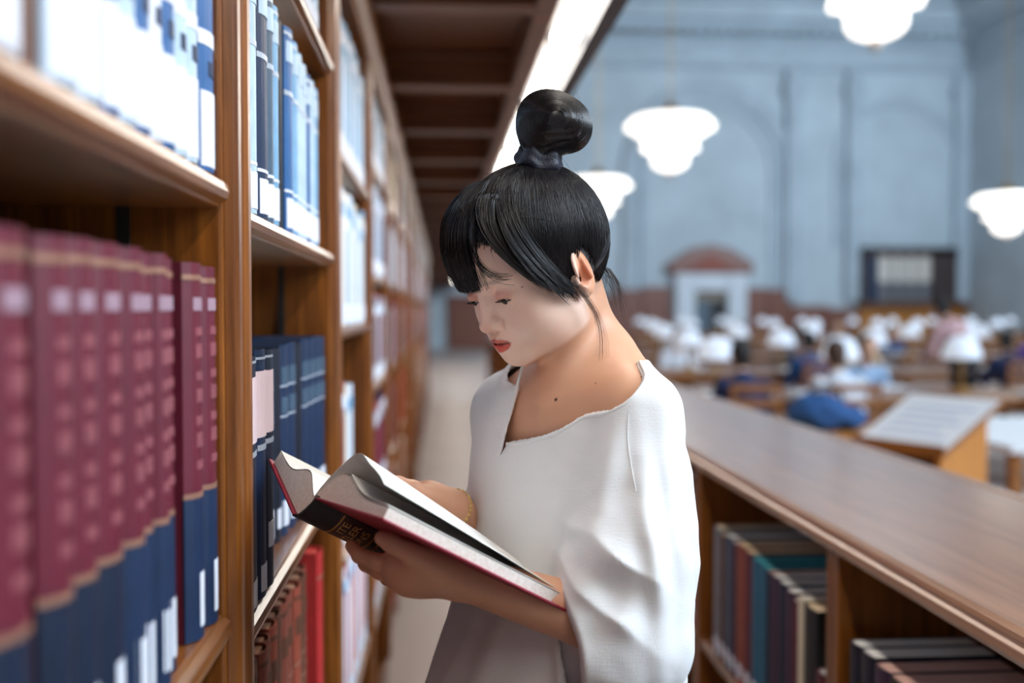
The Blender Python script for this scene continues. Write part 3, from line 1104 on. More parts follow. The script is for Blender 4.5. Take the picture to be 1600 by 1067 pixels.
def sweep(sec, mat, name, parent, s0=0.0, s1=1.0, closed=True, cap=True, n=2):
    """sec(s) -> list of points of the cross-section at fraction s along the spine"""
    rows_ = [sec(s0 + (s1 - s0) * i / (n - 1)) for i in range(n)]
    m = len(rows_[0])
    v = [p for r_ in rows_ for p in loc_(r_)]
    f = []
    for i in range(n - 1):
        for j in range(m if closed else m - 1):
            k = (j + 1) % m
            f.append((i * m + j, i * m + k, (i + 1) * m + k, (i + 1) * m + j))
    if cap and closed:
        f += [tuple(range(m))[::-1], tuple((n - 1) * m + j for j in range(m))]
    ob = mesh_obj(name, v, f, mat, parent, smooth=False)
    return ob


# spine: slightly rounded, hollow side up
dn = -_n(np.cross(BW, BA))
dn = dn if dn[2] < 0 else -dn


def sp_pt(t, out=0.0):
    return HB0 + BW * t + dn * (0.004 + 0.007 * (1 - (2 * t - 1) ** 2) + out)


def sp_sec(s):
    o = BA * s
    return [sp_pt(t) + o for t in np.linspace(-0.06, 1.06, 11)] + [sp_pt(t, -0.003) + o for t in np.linspace(1.06, -0.06, 11)]


spn = sweep(sp_sec, M_SPB, 'spine', hb, -0.016, 1.016)


def sp_band(name, s0, s1, t0, t1, mat, out=0.0007, parent=None):
    sec = lambda s: [sp_pt(t, out) + BA * s for t in np.linspace(t0, t1, 9)] + [sp_pt(t, -0.001) + BA * s for t in np.linspace(t1, t0, 9)]
    return sweep(sec, mat, name, parent or spn, s0, s1)


sp_band('title_panel', 0.135, 0.345, 0.02, 0.98, M_PNL, 0.0005)
sp_band('gold_line', 0.145, 0.151, 0.02, 0.98, M_FOIL, 0.0009)
sp_band('gold_line', 0.329, 0.335, 0.02, 0.98, M_FOIL, 0.0009)


def sp_text(txt, s, size, t_at, mat):
    cu = bpy.data.curves.new('title', 'FONT')
    cu.body = txt
    cu.size = size
    cu.align_x = 'RIGHT'
    cu.align_y = 'CENTER'
    tmp = bpy.data.objects.new('title', cu)
    COL.objects.link(tmp)
    dg = bpy.context.evaluated_depsgraph_get()
    me = bpy.data.meshes.new_from_object(tmp.evaluated_get(dg))
    bpy.data.objects.remove(tmp)
    wlen = np.linalg.norm(BW)
    v = np.zeros(len(me.vertices) * 3)
    me.vertices.foreach_get('co', v)
    v = v.reshape(-1, 3)
    out = []
    for x, y, _ in v:
        t = t_at - x / wlen * 1.0            # text runs from the far hinge to the near hinge
        p = sp_pt(t, 0.0010) + BA * s - ah * y
        out.append(p - HB0)
    me.vertices.foreach_set('co', np.array(out).ravel())
    me.materials.clear()
    me.materials.append(mat)
    me.update()
    o = bpy.data.objects.new('title_lettering', me)
    COL.objects.link(o)
    o.parent = spn
    return o


M_GLT = plain('gold_lettering', (222, 172, 104), 0.4, metal=0.3)
for txt, s, sz, ta in (('ITE', 0.185, 0.0135, 0.14), ('TLER', 0.237, 0.0135, 0.10), ('ONS', 0.290, 0.0135, 0.14), ('ENCYCLOPEDIE', 0.375, 0.0062, 0.10)):
    sp_text(txt, s, sz, ta, M_GLT)
sp_text("'", 0.405, 0.012, 0.85, M_GLT)

# page blocks: thick at the gutter, thinner at the fore-edge
gut = HB0 + BW * 0.5 + (nN + nF) * 0.5 * 0.012


def prof_near(t):
    return 0.002 + 0.021 * math.exp(-((t - 0.22) / 0.24) ** 2) + 0.0095


def prof_far(t):
    return 0.006 + 0.024 * math.exp(-((t - 0.22) / 0.25) ** 2) + 0.010


def block(H, B_, nrm, prof, name, tmax=0.965):
    ts = np.linspace(0.0, tmax, 22)

    def sec(s):
        o = BA * s
        low = [H + B_ * t + nrm * 0.0006 + o for t in (tmax, 0.0)]
        top = [gut + o]
        for t in ts[1:]:
            k = min(1, t / 0.14)
            q = H + B_ * t + nrm * prof(t) + o
            top.append(gut * (1 - k) + (H + B_ * t + nrm * prof(t)) * k + o * k + o * (1 - k))
        return low + [gut + o - (nN + nF) * 0.5 * 0.008] + top
    return sweep(sec, M_HEAD, name, hb, 0.004, 0.996), sec


pn, sec_n = block(HB0, BB, nN, prof_near, 'page_block')
pf, sec_f = block(HBF, BG, nF, prof_far, 'page_block')


def leaf(name, H, B_, nrm, prof, lift, mat, parent, tmax=0.965, nt=20, ns=12, s0=0.004, s1=0.996, thick=0.0005, t0=0.0):
    """thin leaf above the block; lift(t, s) = extra height"""
    v, f = [], []
    for side in (0, 1):
        for i in range(ns):
            s = s0 + (s1 - s0) * i / (ns - 1)
            for j in range(nt):
                t = t0 + (tmax - t0) * j / (nt - 1)
                k = min(1, t / 0.14)
                base = gut * (1 - k) + (H + B_ * t + nrm * prof(t)) * k
                dt, dz = lift(t, s)
                v.append(base + B_ * dt + nrm * (dz + 0.0006 + (thick if side else 0)) + BA * s)
    N = nt * ns
    for i in range(ns - 1):
        for j in range(nt - 1):
            a = i * nt + j
            f.append((a, a + 1, a + nt + 1, a + nt))
            f.append((N + a, N + a + nt, N + a + nt + 1, N + a + 1))
    bd = [i for i in range(nt)] + [i * nt + nt - 1 for i in range(1, ns)] + [(ns - 1) * nt + j for j in range(nt - 2, -1, -1)] + [i * nt for i in range(ns - 2, 0, -1)]
    for a, b_ in zip(bd, bd[1:] + bd[:1]):
        f.append((b_, a, N + a, N + b_))
    return mesh_obj(name, loc_(v), f, mat, parent, smooth=False)


leaf('top_leaf', HBF, BG, nF, prof_far, lambda t, s: (0.0, 0.0006), M_WPG, pf)
leaf('top_leaf', HB0, BB, nN, prof_near, lambda t, s: (0.0, 0.0004), M_WPG, pn, s0=0.004)
leaf('fore_leaves', HB0, BB, nN, prof_near, lambda t, s: (-0.004 * t, 0.0035 * (1 - s) * math.sin(min(1, t * 1.2) * 2.6)), M_WPG, pn, tmax=0.93)


def curl(t, s):
    e = (1 - s) ** 0.8
    hgt = 0.026 * e * math.sin(math.pi * min(1.0, t * 0.95) ** 0.85) + 0.015 * e * t
    return (-0.20 * e * t * t, hgt)


leaf('lifted_leaf', HB0, BB, nN, prof_near, curl, M_WPG, pn, nt=28, ns=18)
leaf('printed_picture', HB0, BB, nN, prof_near, lambda t, s: (curl(t, s)[0], curl(t, s)[1] - 0.0011), M_PHOTO, pn, nt=16, ns=10, t0=0.38, tmax=0.93, s0=0.01, s1=0.55)
# ------------------------------------------------------------------ the reader
TH, PH = math.radians(35), math.radians(27)
hF = Kv(-math.cos(TH) * math.cos(PH), -math.sin(TH) * math.cos(PH), -math.sin(PH))
hL = Kv(math.sin(TH), -math.cos(TH), 0)
hU = np.cross(hF, hL)
HR = np.stack([hF, hL, hU])                     # rows: forward, left, up of the head
EAR = Q(905, 430, 1.195)
HO = EAR - hL * 0.071                           # head origin: between the ears


def Hd(x, y, z):
    return HO + hF * x + hL * y + hU * z


def toH(p):
    return (p - HO) @ HR.T


Ft = _n(RT * -0.78 + np.array([FW[0], FW[1], 0]) * -0.62)
Zt = np.array([0, 0, 1.0])
Lt = np.cross(Zt, Ft)                           # her left
TR = np.stack([Ft, Lt, Zt])

body = Solid()


def he(c, r, k, op='u', R=None):
    body.ell(Hd(*c), r, HR if R is None else R @ HR, k, op)


def hc(a, b, r0, r1, k, op='u'):
    body.rc(Hd(*a), Hd(*b), r0, r1, k, op)


def rot(ax, deg):
    a = math.radians(deg)
    c, s = math.cos(a), math.sin(a)
    return np.array({'x': [[1, 0, 0], [0, c, s], [0, -s, c]], 'y': [[c, 0, -s], [0, 1, 0], [s, 0, c]], 'z': [[c, s, 0], [-s, c, 0], [0, 0, 1]]}[ax])


# skull and face
he((-0.008, 0, 0.045), (0.096, 0.072, 0.085), 0.01)
he((0.034, 0, 0.048), (0.056, 0.060, 0.060), 0.02)
he((0.036, 0, -0.008), (0.050, 0.060, 0.056), 0.025)
for s in (1, -1):
    he((0.050, s * 0.036, -0.020), (0.031, 0.028, 0.032), 0.02)
    he((0.020, s * 0.044, -0.040), (0.030, 0.018, 0.028), 0.02)
he((0.046, 0, -0.045), (0.042, 0.044, 0.036), 0.022)
he((0.074, 0, -0.064), (0.017, 0.019, 0.015), 0.018)
he((0.074, 0, -0.038), (0.021, 0.027, 0.020), 0.014)
# nose
hc((0.0835, 0, 0.026), (0.0970, 0, -0.011), 0.0060, 0.0072, 0.012)
he((0.0985, 0, -0.0155), (0.0105, 0.0105, 0.0090), 0.006)
for s in (1, -1):
    he((0.0915, s * 0.0118, -0.0180), (0.0088, 0.0066, 0.0072), 0.004)
    he((0.0965, s * 0.0068, -0.0256), (0.0048, 0.0030, 0.0030), 0.002, 's')
    # eye hollow, lids, slit
    he((0.0945, s * 0.030, 0.019), (0.013, 0.017, 0.011), 0.014, 's')
    he((0.0755, s * 0.031, 0.0140), (0.0135, 0.0150, 0.0118), 0.004)
    he((0.0885, s * 0.0315, 0.0090), (0.0060, 0.0122, 0.0027), 0.0012, 's', rot('x', s * 6))
    hc((0.084, s * 0.012, 0.034), (0.070, s * 0.044, 0.036), 0.006, 0.005, 0.014)
# lips
for s in (1, -1):
    hc((0.0945, 0.000, -0.0352), (0.0815, s * 0.0225, -0.0398), 0.0052, 0.0020, 0.004)
    hc((0.0910, 0.000, -0.0490), (0.0810, s * 0.0200, -0.0432), 0.0060, 0.0024, 0.004)
for s in (1, -1):
    hc((0.0985, 0, -0.0418), (0.0845, s * 0.0205, -0.0413), 0.0021, 0.0010, 0.0012, 's')
he((0.0985, 0, -0.030), (0.004, 0.0028, 0.006), 0.004, 's')
# ears
for s in (1, -1):
    Re = rot('z', s * -24) @ rot('y', -12)
    Re = rot('y', 14) @ rot('z', s * 24)
    he((-0.006, s * 0.0735, 0.004), (0.0185, 0.0048, 0.0300), 0.006, 'u', Re)
    he((0.000, s * 0.0710, -0.019), (0.0085, 0.0048, 0.0100), 0.006)
    he((-0.003, s * 0.0800, 0.0075), (0.0115, 0.0040, 0.0195), 0.003, 's', Re)
    he((0.000, s * 0.0785, -0.002), (0.0085, 0.0050, 0.0110), 0.003, 's')
    hc((-0.0065, s * 0.0765, 0.019), (-0.0100, s * 0.0785, -0.006), 0.0026, 0.0030, 0.003)
    he((0.0095, s * 0.0715, -0.003), (0.0045, 0.0045, 0.0070), 0.004)
# neck, shoulders, chest
NB = Q(930, 606, 1.29)
body.rc(Hd(-0.036, 0, -0.020), NB, 0.039, 0.047, 0.008)
body.rc(Hd(-0.010, 0.040, -0.045), Q(868, 638, 1.225), 0.011, 0.010, 0.03)
body.rc(Q(948, 562, 1.275), Q(988, 618, 1.21), 0.036, 0.032, 0.035)
body.rc(Q(925, 570, 1.315), Q(830, 632, 1.380), 0.034, 0.026, 0.03)
Sn, Sf = Q(990, 652, 1.190), Q(800, 648, 1.395)
body.rc(Sn, Q(808, 655, 1.385), 0.042, 0.034, 0.03)
TC = Q(905, 740, 1.295)
body.ell(TC, (0.092, 0.140, 0.150), TR, 0.05)
body.ell(Q(905, 655, 1.285), (0.066, 0.125, 0.055), TR, 0.05)
body.rc(Q(857, 638, 1.215), Q(985, 612, 1.19), 0.0065, 0.008, 0.016)
body.rc(Q(838, 642, 1.236), Q(822, 632, 1.35), 0.006, 0.006, 0.014)
body.ell(Q(905, 960, 1.30), (0.085, 0.120, 0.16), TR, 0.08)
# near arm
En, Wn = Q(985, 985, 1.125), Q(708, 897, 1.092)
body.rc(Sn, En, 0.036, 0.036, 0.03)
body.rc(En, Wn, 0.038, 0.0225, 0.02)
Ef, Wf = Q(806, 885, 1.45), Q(708, 797, 1.262)
body.rc(Sf, Ef, 0.034, 0.034, 0.02)
body.rc(Ef, Wf, 0.036, 0.0215, 0.02)


def chain(pts, radii, k=0.004):
    for (p, q), (r0, r1) in zip(zip(pts[:-1], pts[1:]), zip(radii[:-1], radii[1:])):
        body.rc(p, q, r0, r1, k)


# near (left) hand: palm under the spine, thumb along the near side, fingers under and up the far side
pal = Q(655, 885, 1.088)
body.rc(Wn, pal, 0.022, 0.027, 0.02)
body.rc(pal, Q(628, 886, 1.092), 0.026, 0.022, 0.02)
body.rc(pal, Q(640, 905, 1.115), 0.024, 0.019, 0.02)
body.rc(Q(690, 888, 1.072), Q(655, 872, 1.058), 0.019, 0.014, 0.015)
chain([Q(672, 880, 1.062), Q(640, 863, 1.052), Q(612, 849, 1.050), Q(597, 841, 1.053)], [0.0150, 0.0108, 0.0095, 0.0080])
chain([Q(630, 886, 1.088), Q(590, 878, 1.092), Q(562, 868, 1.108), Q(549, 853, 1.128)], [0.0115, 0.0092, 0.0082, 0.0070])
chain([Q(626, 897, 1.100), Q(594, 892, 1.110), Q(572, 881, 1.130), Q(562, 864, 1.150)], [0.0112, 0.0092, 0.0082, 0.0070])
chain([Q(632, 906, 1.114), Q(607, 902, 1.128), Q(590, 890, 1.150), Q(582, 872, 1.168)], [0.0108, 0.0088, 0.0080, 0.0070])
chain([Q(643, 913, 1.124), Q(622, 913, 1.138), Q(607, 904, 1.156), Q(600, 890, 1.170)], [0.0100, 0.0080, 0.0072, 0.0062])
# far (right) hand resting on the far page
pr = Q(668, 782, 1.258)
body.rc(Wf, pr, 0.0205, 0.021, 0.02)
body.rc(pr, Q(648, 776, 1.275), 0.020, 0.015, 0.02)
for i, (du, dv, dd) in enumerate(((0, 0, 0), (2, 5, 0.018), (6, 10, 0.036), (12, 16, 0.052))):
    L = (1.0, 1.08, 1.0, 0.8)[i]
    chain([Q(650 + du, 775 + dv * 0.6, 1.262 + dd), Q(650 + du - 34 * L, 768 + dv, 1.258 + dd), Q(650 + du - 58 * L, 766 + dv, 1.252 + dd), Q(650 + du - 76 * L, 768 + dv, 1.245 + dd)], [0.0105, 0.0090, 0.0080, 0.0068])
chain([Q(672, 780, 1.245), Q(645, 764, 1.232), Q(622, 756, 1.226), Q(606, 752, 1.222)], [0.0135, 0.0105, 0.0092, 0.0076])

bv, bf = body.mesh(Q(420, 1120, 1.28) - 0.3 * np.array([0, 1, 0]), np.array([0.30, 1.62, 1.76]), 0.0017)
bv, bf = biggest(bv, bf)
bv = relax(bv, bf, 1, 0.5)
# tint: skin, lips, lids, brows, moles, painted shade
hp = toH(bv)
tint = np.tile(np.array(lin((216, 164, 132))), (len(bv), 1))  # tan base has the shade on neck, chest and arms painted in


def paint(mask, rgb):
    m = np.clip(mask, 0, 1)[:, None]
    tint[:] = tint * (1 - m) + np.array(lin(rgb)) * m


def blob(c, r):
    q = (hp - np.array(c)) / np.array(r)
    return np.clip(1.6 * (1 - (q * q).sum(1)), 0, 1)


ON = blob((0.06, 0, -0.01), (0.2, 0.2, 0.2)) > 0
face_v = vnoise(bv, 60) * 0.5 + 0.5
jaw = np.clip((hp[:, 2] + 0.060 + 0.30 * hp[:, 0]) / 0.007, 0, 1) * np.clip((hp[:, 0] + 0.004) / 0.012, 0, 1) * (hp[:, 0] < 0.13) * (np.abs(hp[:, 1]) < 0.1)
paint(jaw, (248, 214, 194))  # paler above the jawline: brighter light on the face painted in
paint(0.22 * face_v, (228, 172, 146))
paint(0.15 * blob((0.070, 0.042, -0.016), (0.035, 0.022, 0.020)), (232, 158, 140))
paint(0.35 * blob((0.102, 0, -0.018), (0.012, 0.014, 0.012)), (226, 150, 128))
for s in (1, -1):
    paint(0.55 * blob((0.085, s * 0.032, 0.0150), (0.012, 0.019, 0.008)), (214, 138, 118))
    paint(0.9 * blob((0.0875, s * 0.0315, 0.0094), (0.012, 0.0138, 0.0030)), (44, 26, 24))
    paint(0.35 * blob((0.080, s * 0.030, 0.034), (0.02, 0.020, 0.0042)), (92, 66, 54))
    paint(0.6 * blob((-0.002, s * 0.078, 0.002), (0.012, 0.01, 0.018)), (206, 122, 88))
    paint(0.45 * blob((-0.010, s * 0.078, 0.006), (0.022, 0.012, 0.034)), (232, 150, 112))
ya = np.abs(hp[:, 1])
wl = np.clip(1 - (ya / 0.0215) ** 2, 0, 1)
fr_ = (hp[:, 0] > 0.074) * (ya < 0.0215)
up_l = fr_ * np.clip((hp[:, 2] + 0.0418) / 0.0008, 0, 1) * np.clip((-0.0418 + 0.0080 * wl ** 0.7 - hp[:, 2]) / 0.0010, 0, 1)
lo_l = fr_ * np.clip((-0.0418 - hp[:, 2]) / 0.0008, 0, 1) * np.clip((hp[:, 2] + 0.0418 + 0.0110 * wl ** 0.7) / 0.0010, 0, 1)
paint(up_l * 0.9, (196, 82, 70))
paint(lo_l * 0.95, (208, 80, 66))
paint(fr_ * np.clip(1.3 - np.abs(hp[:, 2] + 0.0417) / 0.0013, 0, 1) * np.clip(wl * 3, 0, 1), (70, 16, 18))
for s in (1, -1):
    paint(0.85 * blob((0.0965, s * 0.0070, -0.0245), (0.0052, 0.0034, 0.0032)), (96, 44, 36))  # nostril here and ala crease below: shade painted into the tint
    paint(0.35 * blob((0.0850, s * 0.0190, -0.0190), (0.010, 0.0022, 0.009)), (190, 116, 96))
for c, r in (((0.0895, 0.0075, 0.008), 0.0016), ((0.066, 0.052, 0.018), 0.0013)):
    paint(blob(c, (r * 3, r, r)), (96, 58, 46))
dm = np.linalg.norm(bv - Q(869, 624, 1.205), axis=1)
mi_ = bv[np.argmin(np.linalg.norm((bv - CAM) / ((bv - CAM) @ FW)[:, None] - (Q(869, 624, 1.0) - CAM), axis=1) + 0.5 * (np.abs(((bv - CAM) @ FW) - 1.2) > 0.08))]
paint(np.clip((0.0023 - np.linalg.norm(bv - mi_, axis=1)) * 1500, 0, 1), (60, 34, 30))
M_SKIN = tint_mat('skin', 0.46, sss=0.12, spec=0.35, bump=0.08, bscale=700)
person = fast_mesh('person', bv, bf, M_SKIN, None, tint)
tag(person, 'standing young reader in a loose white linen shirt holding the open red book', 'person')

# eyes
M_EYE = plain('eye_white', (214, 206, 202), 0.2)
M_IRIS = plain('dark_iris', (30, 18, 14), 0.15)
for s in (1, -1):
    c = Hd(0.0750, s * 0.031, 0.0118)
    m = MB()
    seg = 16
    prof = [(0.0118 * math.sin(math.pi * i / 12), -0.0118 * math.cos(math.pi * i / 12)) for i in range(1, 12)]
    m.lathe(prof, 20)
    Rm = Matrix([list(r_) for r_ in HR]).transposed()
    ey = m.build('eye', M_EYE, person, smooth=True)
    ey.matrix_basis = Matrix.Translation(Vector(c)) @ Rm.to_4x4()
    gz = _n(hF * 0.86 - hU * 0.30 + hL * s * 0.06)
    mm = MB().lathe([(0.0004, 0.0016), (0.003, 0.0012), (0.0052, 0.0), (0.0054, -0.002)], 18)
    ir = mm.build('iris', M_IRIS, ey, smooth=True)
    q = Vector(gz).to_track_quat('Z', 'Y').to_matrix().to_4x4()
    ir.matrix_basis = (ey.matrix_basis.inverted() @ (Matrix.Translation(Vector(c + gz * 0.0108)) @ q))
    # lashes: fan of fine curved hairs along the lid edge
    ls = []
    for t in np.linspace(-1, 1, 34):
        p0 = np.array([0.0892 - 0.0050 * t * t - 0.002 * max(0, t), s * (0.0312 + 0.0115 * t), 0.0102 - 0.0012 * t * t])
        d_ = np.array([0.8, s * 0.45 * t, -0.35])
        pts = [p0 + d_ * 0.0046 * u_ + np.array([0, 0, 0.0022 * u_ * u_]) for u_ in np.linspace(0, 1, 5)]
        ls.append([Hd(*p) for p in pts])
    strands('eyelashes', ls, 0.00038, plain('lash_black', (18, 12, 12), 0.6), person)

# ------------------------------------------------------------------ hair
HC = np.array([-0.006, 0, 0.045])
HRAD = np.array([0.101, 0.0785, 0.0950])


def hair_mat():
    m, nt, b = _new('black_hair')
    b.inputs['Base Color'].default_value = (0.012, 0.010, 0.011, 1)
    b.inputs['Roughness'].default_value = 0.27
    b.inputs['Specular IOR Level'].default_value = 0.5
    MATS['black_hair'] = m
    return m


M_HAIR = hair_mat()
hair = Solid()
hair.ell(Hd(*HC), HRAD - 0.0015, HR, 0.01)
hair.ell(Hd(-0.045, 0, -0.005), (0.060, 0.064, 0.055), HR, 0.02)
hair.half(Hd(0.072, 0, 0.090), HR.T @ np.array([0.86, 0, -0.51]), 0.006, 'i')
hair.half(Hd(0.010, 0, -0.026), HR.T @ np.array([-0.40, 0, -0.92]), 0.006, 'i')
for s in (1, -1):
    hair.ell(Hd(-0.004, s * 0.090, -0.004), (0.023, 0.028, 0.034), HR, 0.006, 's')
hv, hf = hair.mesh(Hd(0, 0, 0.04) - 0.17, Hd(0, 0, 0.04) + 0.17, 0.0025)
ho = fast_mesh('hair', hv, hf, M_HAIR, person)

BUN_B = np.array([-0.040, 0.004, 0.134])         # foot of the bun on the scalp (head frame)


def on_hair(d, off=0.0):
    d = d / np.linalg.norm(d, axis=-1, keepdims=True)
    return HC + d * (HRAD + off)


def sweep_strands(starts, n, r, jit, off=(0.0, 0.0025), m=16, end=BUN_B, espread=0.022):
    starts = np.asarray(starts, float)
    k = RNG.uniform(0, len(starts) - 1, n)
    i = np.floor(k).astype(int)
    f = (k - i)[:, None]
    p = starts[i] * (1 - f) + starts[np.minimum(i + 1, len(starts) - 1)] * f
    p = p + RNG.normal(size=(n, 3)) * jit
    a = (p - HC) / HRAD
    a /= np.linalg.norm(a, axis=1, keepdims=True)
    e = (end + RNG.normal(size=(n, 3)) * np.array([1, 1, 0.1]) * espread * 0.5 - HC) / HRAD
    e /= np.linalg.norm(e, axis=1, keepdims=True)
    ang = np.arccos(np.clip((a * e).sum(1), -1, 1))[:, None, None]
    t = np.linspace(0, 1, m)[None, :, None]
    d = (np.sin((1 - t) * ang) * a[:, None] + np.sin(t * ang) * e[:, None]) / np.sin(ang)
    side = np.cross(a, e)
    wob = RNG.normal(size=(n, 1, 1)) * 0.03 * np.sin(t * math.pi) + RNG.normal(size=(n, 1, 1)) * 0.008 * np.sin(t * 9 + RNG.uniform(0, 6, (n, 1, 1)))
    d = d + side[:, None] * wob
    d /= np.linalg.norm(d, axis=2, keepdims=True)
    o = RNG.uniform(off[0], off[1], (n, 1, 1))
    P = HC + d * (HRAD + o)
    return HO + P @ HR


hl = [(0.078, -0.050, 0.075), (0.084, -0.02, 0.088), (0.084, 0.02, 0.088), (0.072, 0.052, 0.070), (0.058, 0.068, 0.038), (0.034, 0.076, 0.010), (0.018, 0.078, -0.014)]
L1_ = sweep_strands(hl, 1500, 0.0004, 0.004)
above = [(0.018, 0.079, 0.012), (0.005, 0.080, 0.036), (-0.015, 0.080, 0.036), (-0.032, 0.078, 0.015), (-0.034, 0.074, -0.02), (-0.05, 0.06, -0.035), (-0.075, 0.03, -0.045), (-0.085, 0.0, -0.045), (-0.075, -0.03, -0.045), (-0.04, -0.07, -0.02), (0, -0.08, 0.03), (0.05, -0.07, 0.05), (0.078, -0.050, 0.075)]
L2_ = sweep_strands(above, 2000, 0.0004, 0.004)
so = strands('hair_strands', np.concatenate([L1_, L2_]), 0.00042, M_HAIR, ho)
so['kind'] = 'stuff'


def bez(p0, p1, p2, p3, m=14):
    t = np.linspace(0, 1, m)[:, None]
    return (1 - t) ** 3 * p0 + 3 * (1 - t) ** 2 * t * p1 + 3 * (1 - t) * t * t * p2 + t ** 3 * p3


# fringe: hangs clear of the forehead
fr = []
A3 = np.array


def fringe(y, jit=1.0, drop=0.0, out=0.0):
    j = RNG.normal(size=3) * 0.0016 * jit
    yy = y
    back = 0.014 * (abs(yy + 0.01) / 0.05) ** 2
    p0 = A3([0.020 + 0.01 * RNG.random(), yy * 0.55, 0.136 + 0.002 * RNG.random()])
    p1 = A3([0.086 - back + out, yy * 0.95, 0.124]) + j
    p2 = A3([0.106 - back * 1.3 + out, yy * 1.06, 0.078]) + j
    p3 = A3([0.097 - back * 1.5, yy * 1.05, 0.031 + drop]) + j
    return bez(p0, p1, p2, p3, 16)


for _ in range(1500):
    y = RNG.uniform(-0.060, 0.012)
    dd = RNG.uniform(-0.004, 0.003)
    o_ = RNG.uniform(-0.010, 0.002)
    fr.append(fringe(y, 1.0, dd + 0.10 * max(0, -0.045 - y), o_))
for _ in range(140):
    y = RNG.uniform(-0.002, 0.022)
    fr.append(fringe(y, 1.2, RNG.uniform(-0.004, 0.004), RNG.uniform(-0.018, -0.006)))
# the curved lock that crosses the bare forehead, and the temple sweep
for _ in range(16):
    j = RNG.normal(size=3) * 0.0016
    fr.append(bez(A3([0.06, 0.020, 0.118]) + j, A3([0.112, 0.030, 0.085]) + j, A3([0.100, 0.028, 0.040]) + j, A3([0.074, 0.050, 0.034]) + j * 2, 16))
for _ in range(420):
    j = RNG.normal(size=3) * A3([0.003, 0.0012, 0.003])
    u_ = RNG.random()
    fr.append(bez(A3([0.050 - 0.03 * u_, 0.045, 0.112]) + j, A3([0.082 - 0.02 * u_, 0.070, 0.085]) + j, A3([0.066 - 0.03 * u_, 0.0775, 0.035 - 0.012 * u_]) + j, A3([0.044 - 0.026 * u_, 0.0775, 0.004 - 0.022 * u_]) + j * 1.5, 16))
for _ in range(420):
    j = RNG.normal(size=3) * A3([0.002, 0.0012, 0.002])
    u_ = RNG.random()
    fr.append(bez(A3([0.055 - 0.01 * u_, 0.020 + 0.02 * u_, 0.124 - 0.004 * u_]) + j, A3([0.094 - 0.006 * u_, 0.036 + 0.014 * u_, 0.098]) + j, A3([0.080 - 0.008 * u_, 0.062 + 0.006 * u_, 0.056]) + j, A3([0.056 - 0.012 * u_, 0.0735 + 0.002 * u_, 0.016 - 0.006 * u_]) + j * 1.5, 16))
fr = HO + np.array(fr) @ HR
fo_ = strands('fringe', fr, 0.00055, M_HAIR, ho)
fo_['kind'] = 'stuff'

# bun with band
bun = Solid()
BC = Q(868, 193, 1.225)
bun.ell(BC, (0.0400, 0.037, 0.0335), np.stack([RT * 0.98 + UP * 0.12, FW, UP * 0.98 - RT * 0.12]), 0.01)
bun.ell(Q(848, 180, 1.222), (0.027, 0.030, 0.027), np.stack([RT, FW, UP]), 0.02)
bun.ell(Q(893, 206, 1.225), (0.0215, 0.030, 0.022), np.stack([RT, FW, UP]), 0.015)
bun.rc(Q(840, 252, 1.225), Q(846, 215, 1.225), 0.017, 0.024, 0.02)
nv, nf = bun.mesh(BC - 0.09, BC + 0.09, 0.002)
nn = normals(nv, nf)
q = nv - Q(846, 225, 1.225)
angb = np.arctan2(q @ UP, q @ RT)
nv = nv + nn * (0.0002 * np.sin(90 * (q @ FW) / 0.06 + 3 * np.sin(angb * 2)) + 0.0004 * vnoise(np.stack([q @ FW * 8, angb * 0.02, angb * 0], 1), 60))[:, None]
bo = fast_mesh('hair_bun', nv, nf, M_HAIR, person)
# strands wound over the bun
bl = []
for _ in range(700):
    w_ = RNG.uniform(-1, 1)
    a0 = math.radians(RNG.uniform(185, 250))
    a1 = math.radians(RNG.uniform(-70, -10))
    pts = []
    for a in np.linspace(a0, a1, 18):
        d_ = np.array([math.cos(a), math.sin(a)])
        c2 = math.sqrt(max(0.02, 1 - w_ * w_ * 0.96))
        pts.append(BC + RT * d_[0] * 0.041 * c2 + UP * d_[1] * 0.0345 * c2 + FW * 0.0375 * w_)
    bl.append(pts)
bl = np.array(bl)
# push each strand to the bun surface
flat = bl.reshape(-1, 3)
for _ in range(3):
    d0 = bun.ev(flat)
    e_ = 1e-4
    g_ = np.stack([(bun.ev(flat + np.eye(3)[i] * e_) - d0) / e_ for i in range(3)], 1)
    g_ /= np.linalg.norm(g_, axis=1, keepdims=True) + 1e-9
    flat = flat - g_ * (d0 - 0.0004)[:, None]
flat = flat.reshape(bl.shape)
bs_ = strands('bun_strands', flat, 0.00042, M_HAIR, bo)
bs_['kind'] = 'stuff'
M_TIE = plain('dark_blue_hair_tie', (22, 26, 44), 0.45, bump=0.5, bscale=500)
tie = Solid()
tz = _n(Q(852, 200, 1.225) - Q(838, 268, 1.235))
e1 = _n(np.cross(tz, FW))
e2 = np.cross(tz, e1)
for dz_, R0, rr in ((-0.002, 0.0215, 0.0085), (0.008, 0.018, 0.0085)):
    cc = Q(842, 254, 1.228) + tz * dz_

    def fn(p, cc=cc, R0=R0, rr=rr):
        qv = p - cc
        z_ = qv @ tz
        x_, y_ = qv @ e1, qv @ e2
        an = np.arctan2(y_, x_)
        rad = np.sqrt(x_ * x_ + y_ * y_)
        wv = 0.0018 * np.sin(an * 5 + dz_ * 300)
        return np.sqrt((rad - R0 - wv) ** 2 + (z_ * 1.1 - 2 * wv) ** 2) - rr
    tie.fn(fn, cc - 0.04, cc + 0.04, 0.004)
tv, tf = tie.mesh(Q(842, 254, 1.228) - 0.05, Q(842, 254, 1.228) + 0.05, 0.0018)
fast_mesh('hair_tie', tv, tf, M_TIE, person)

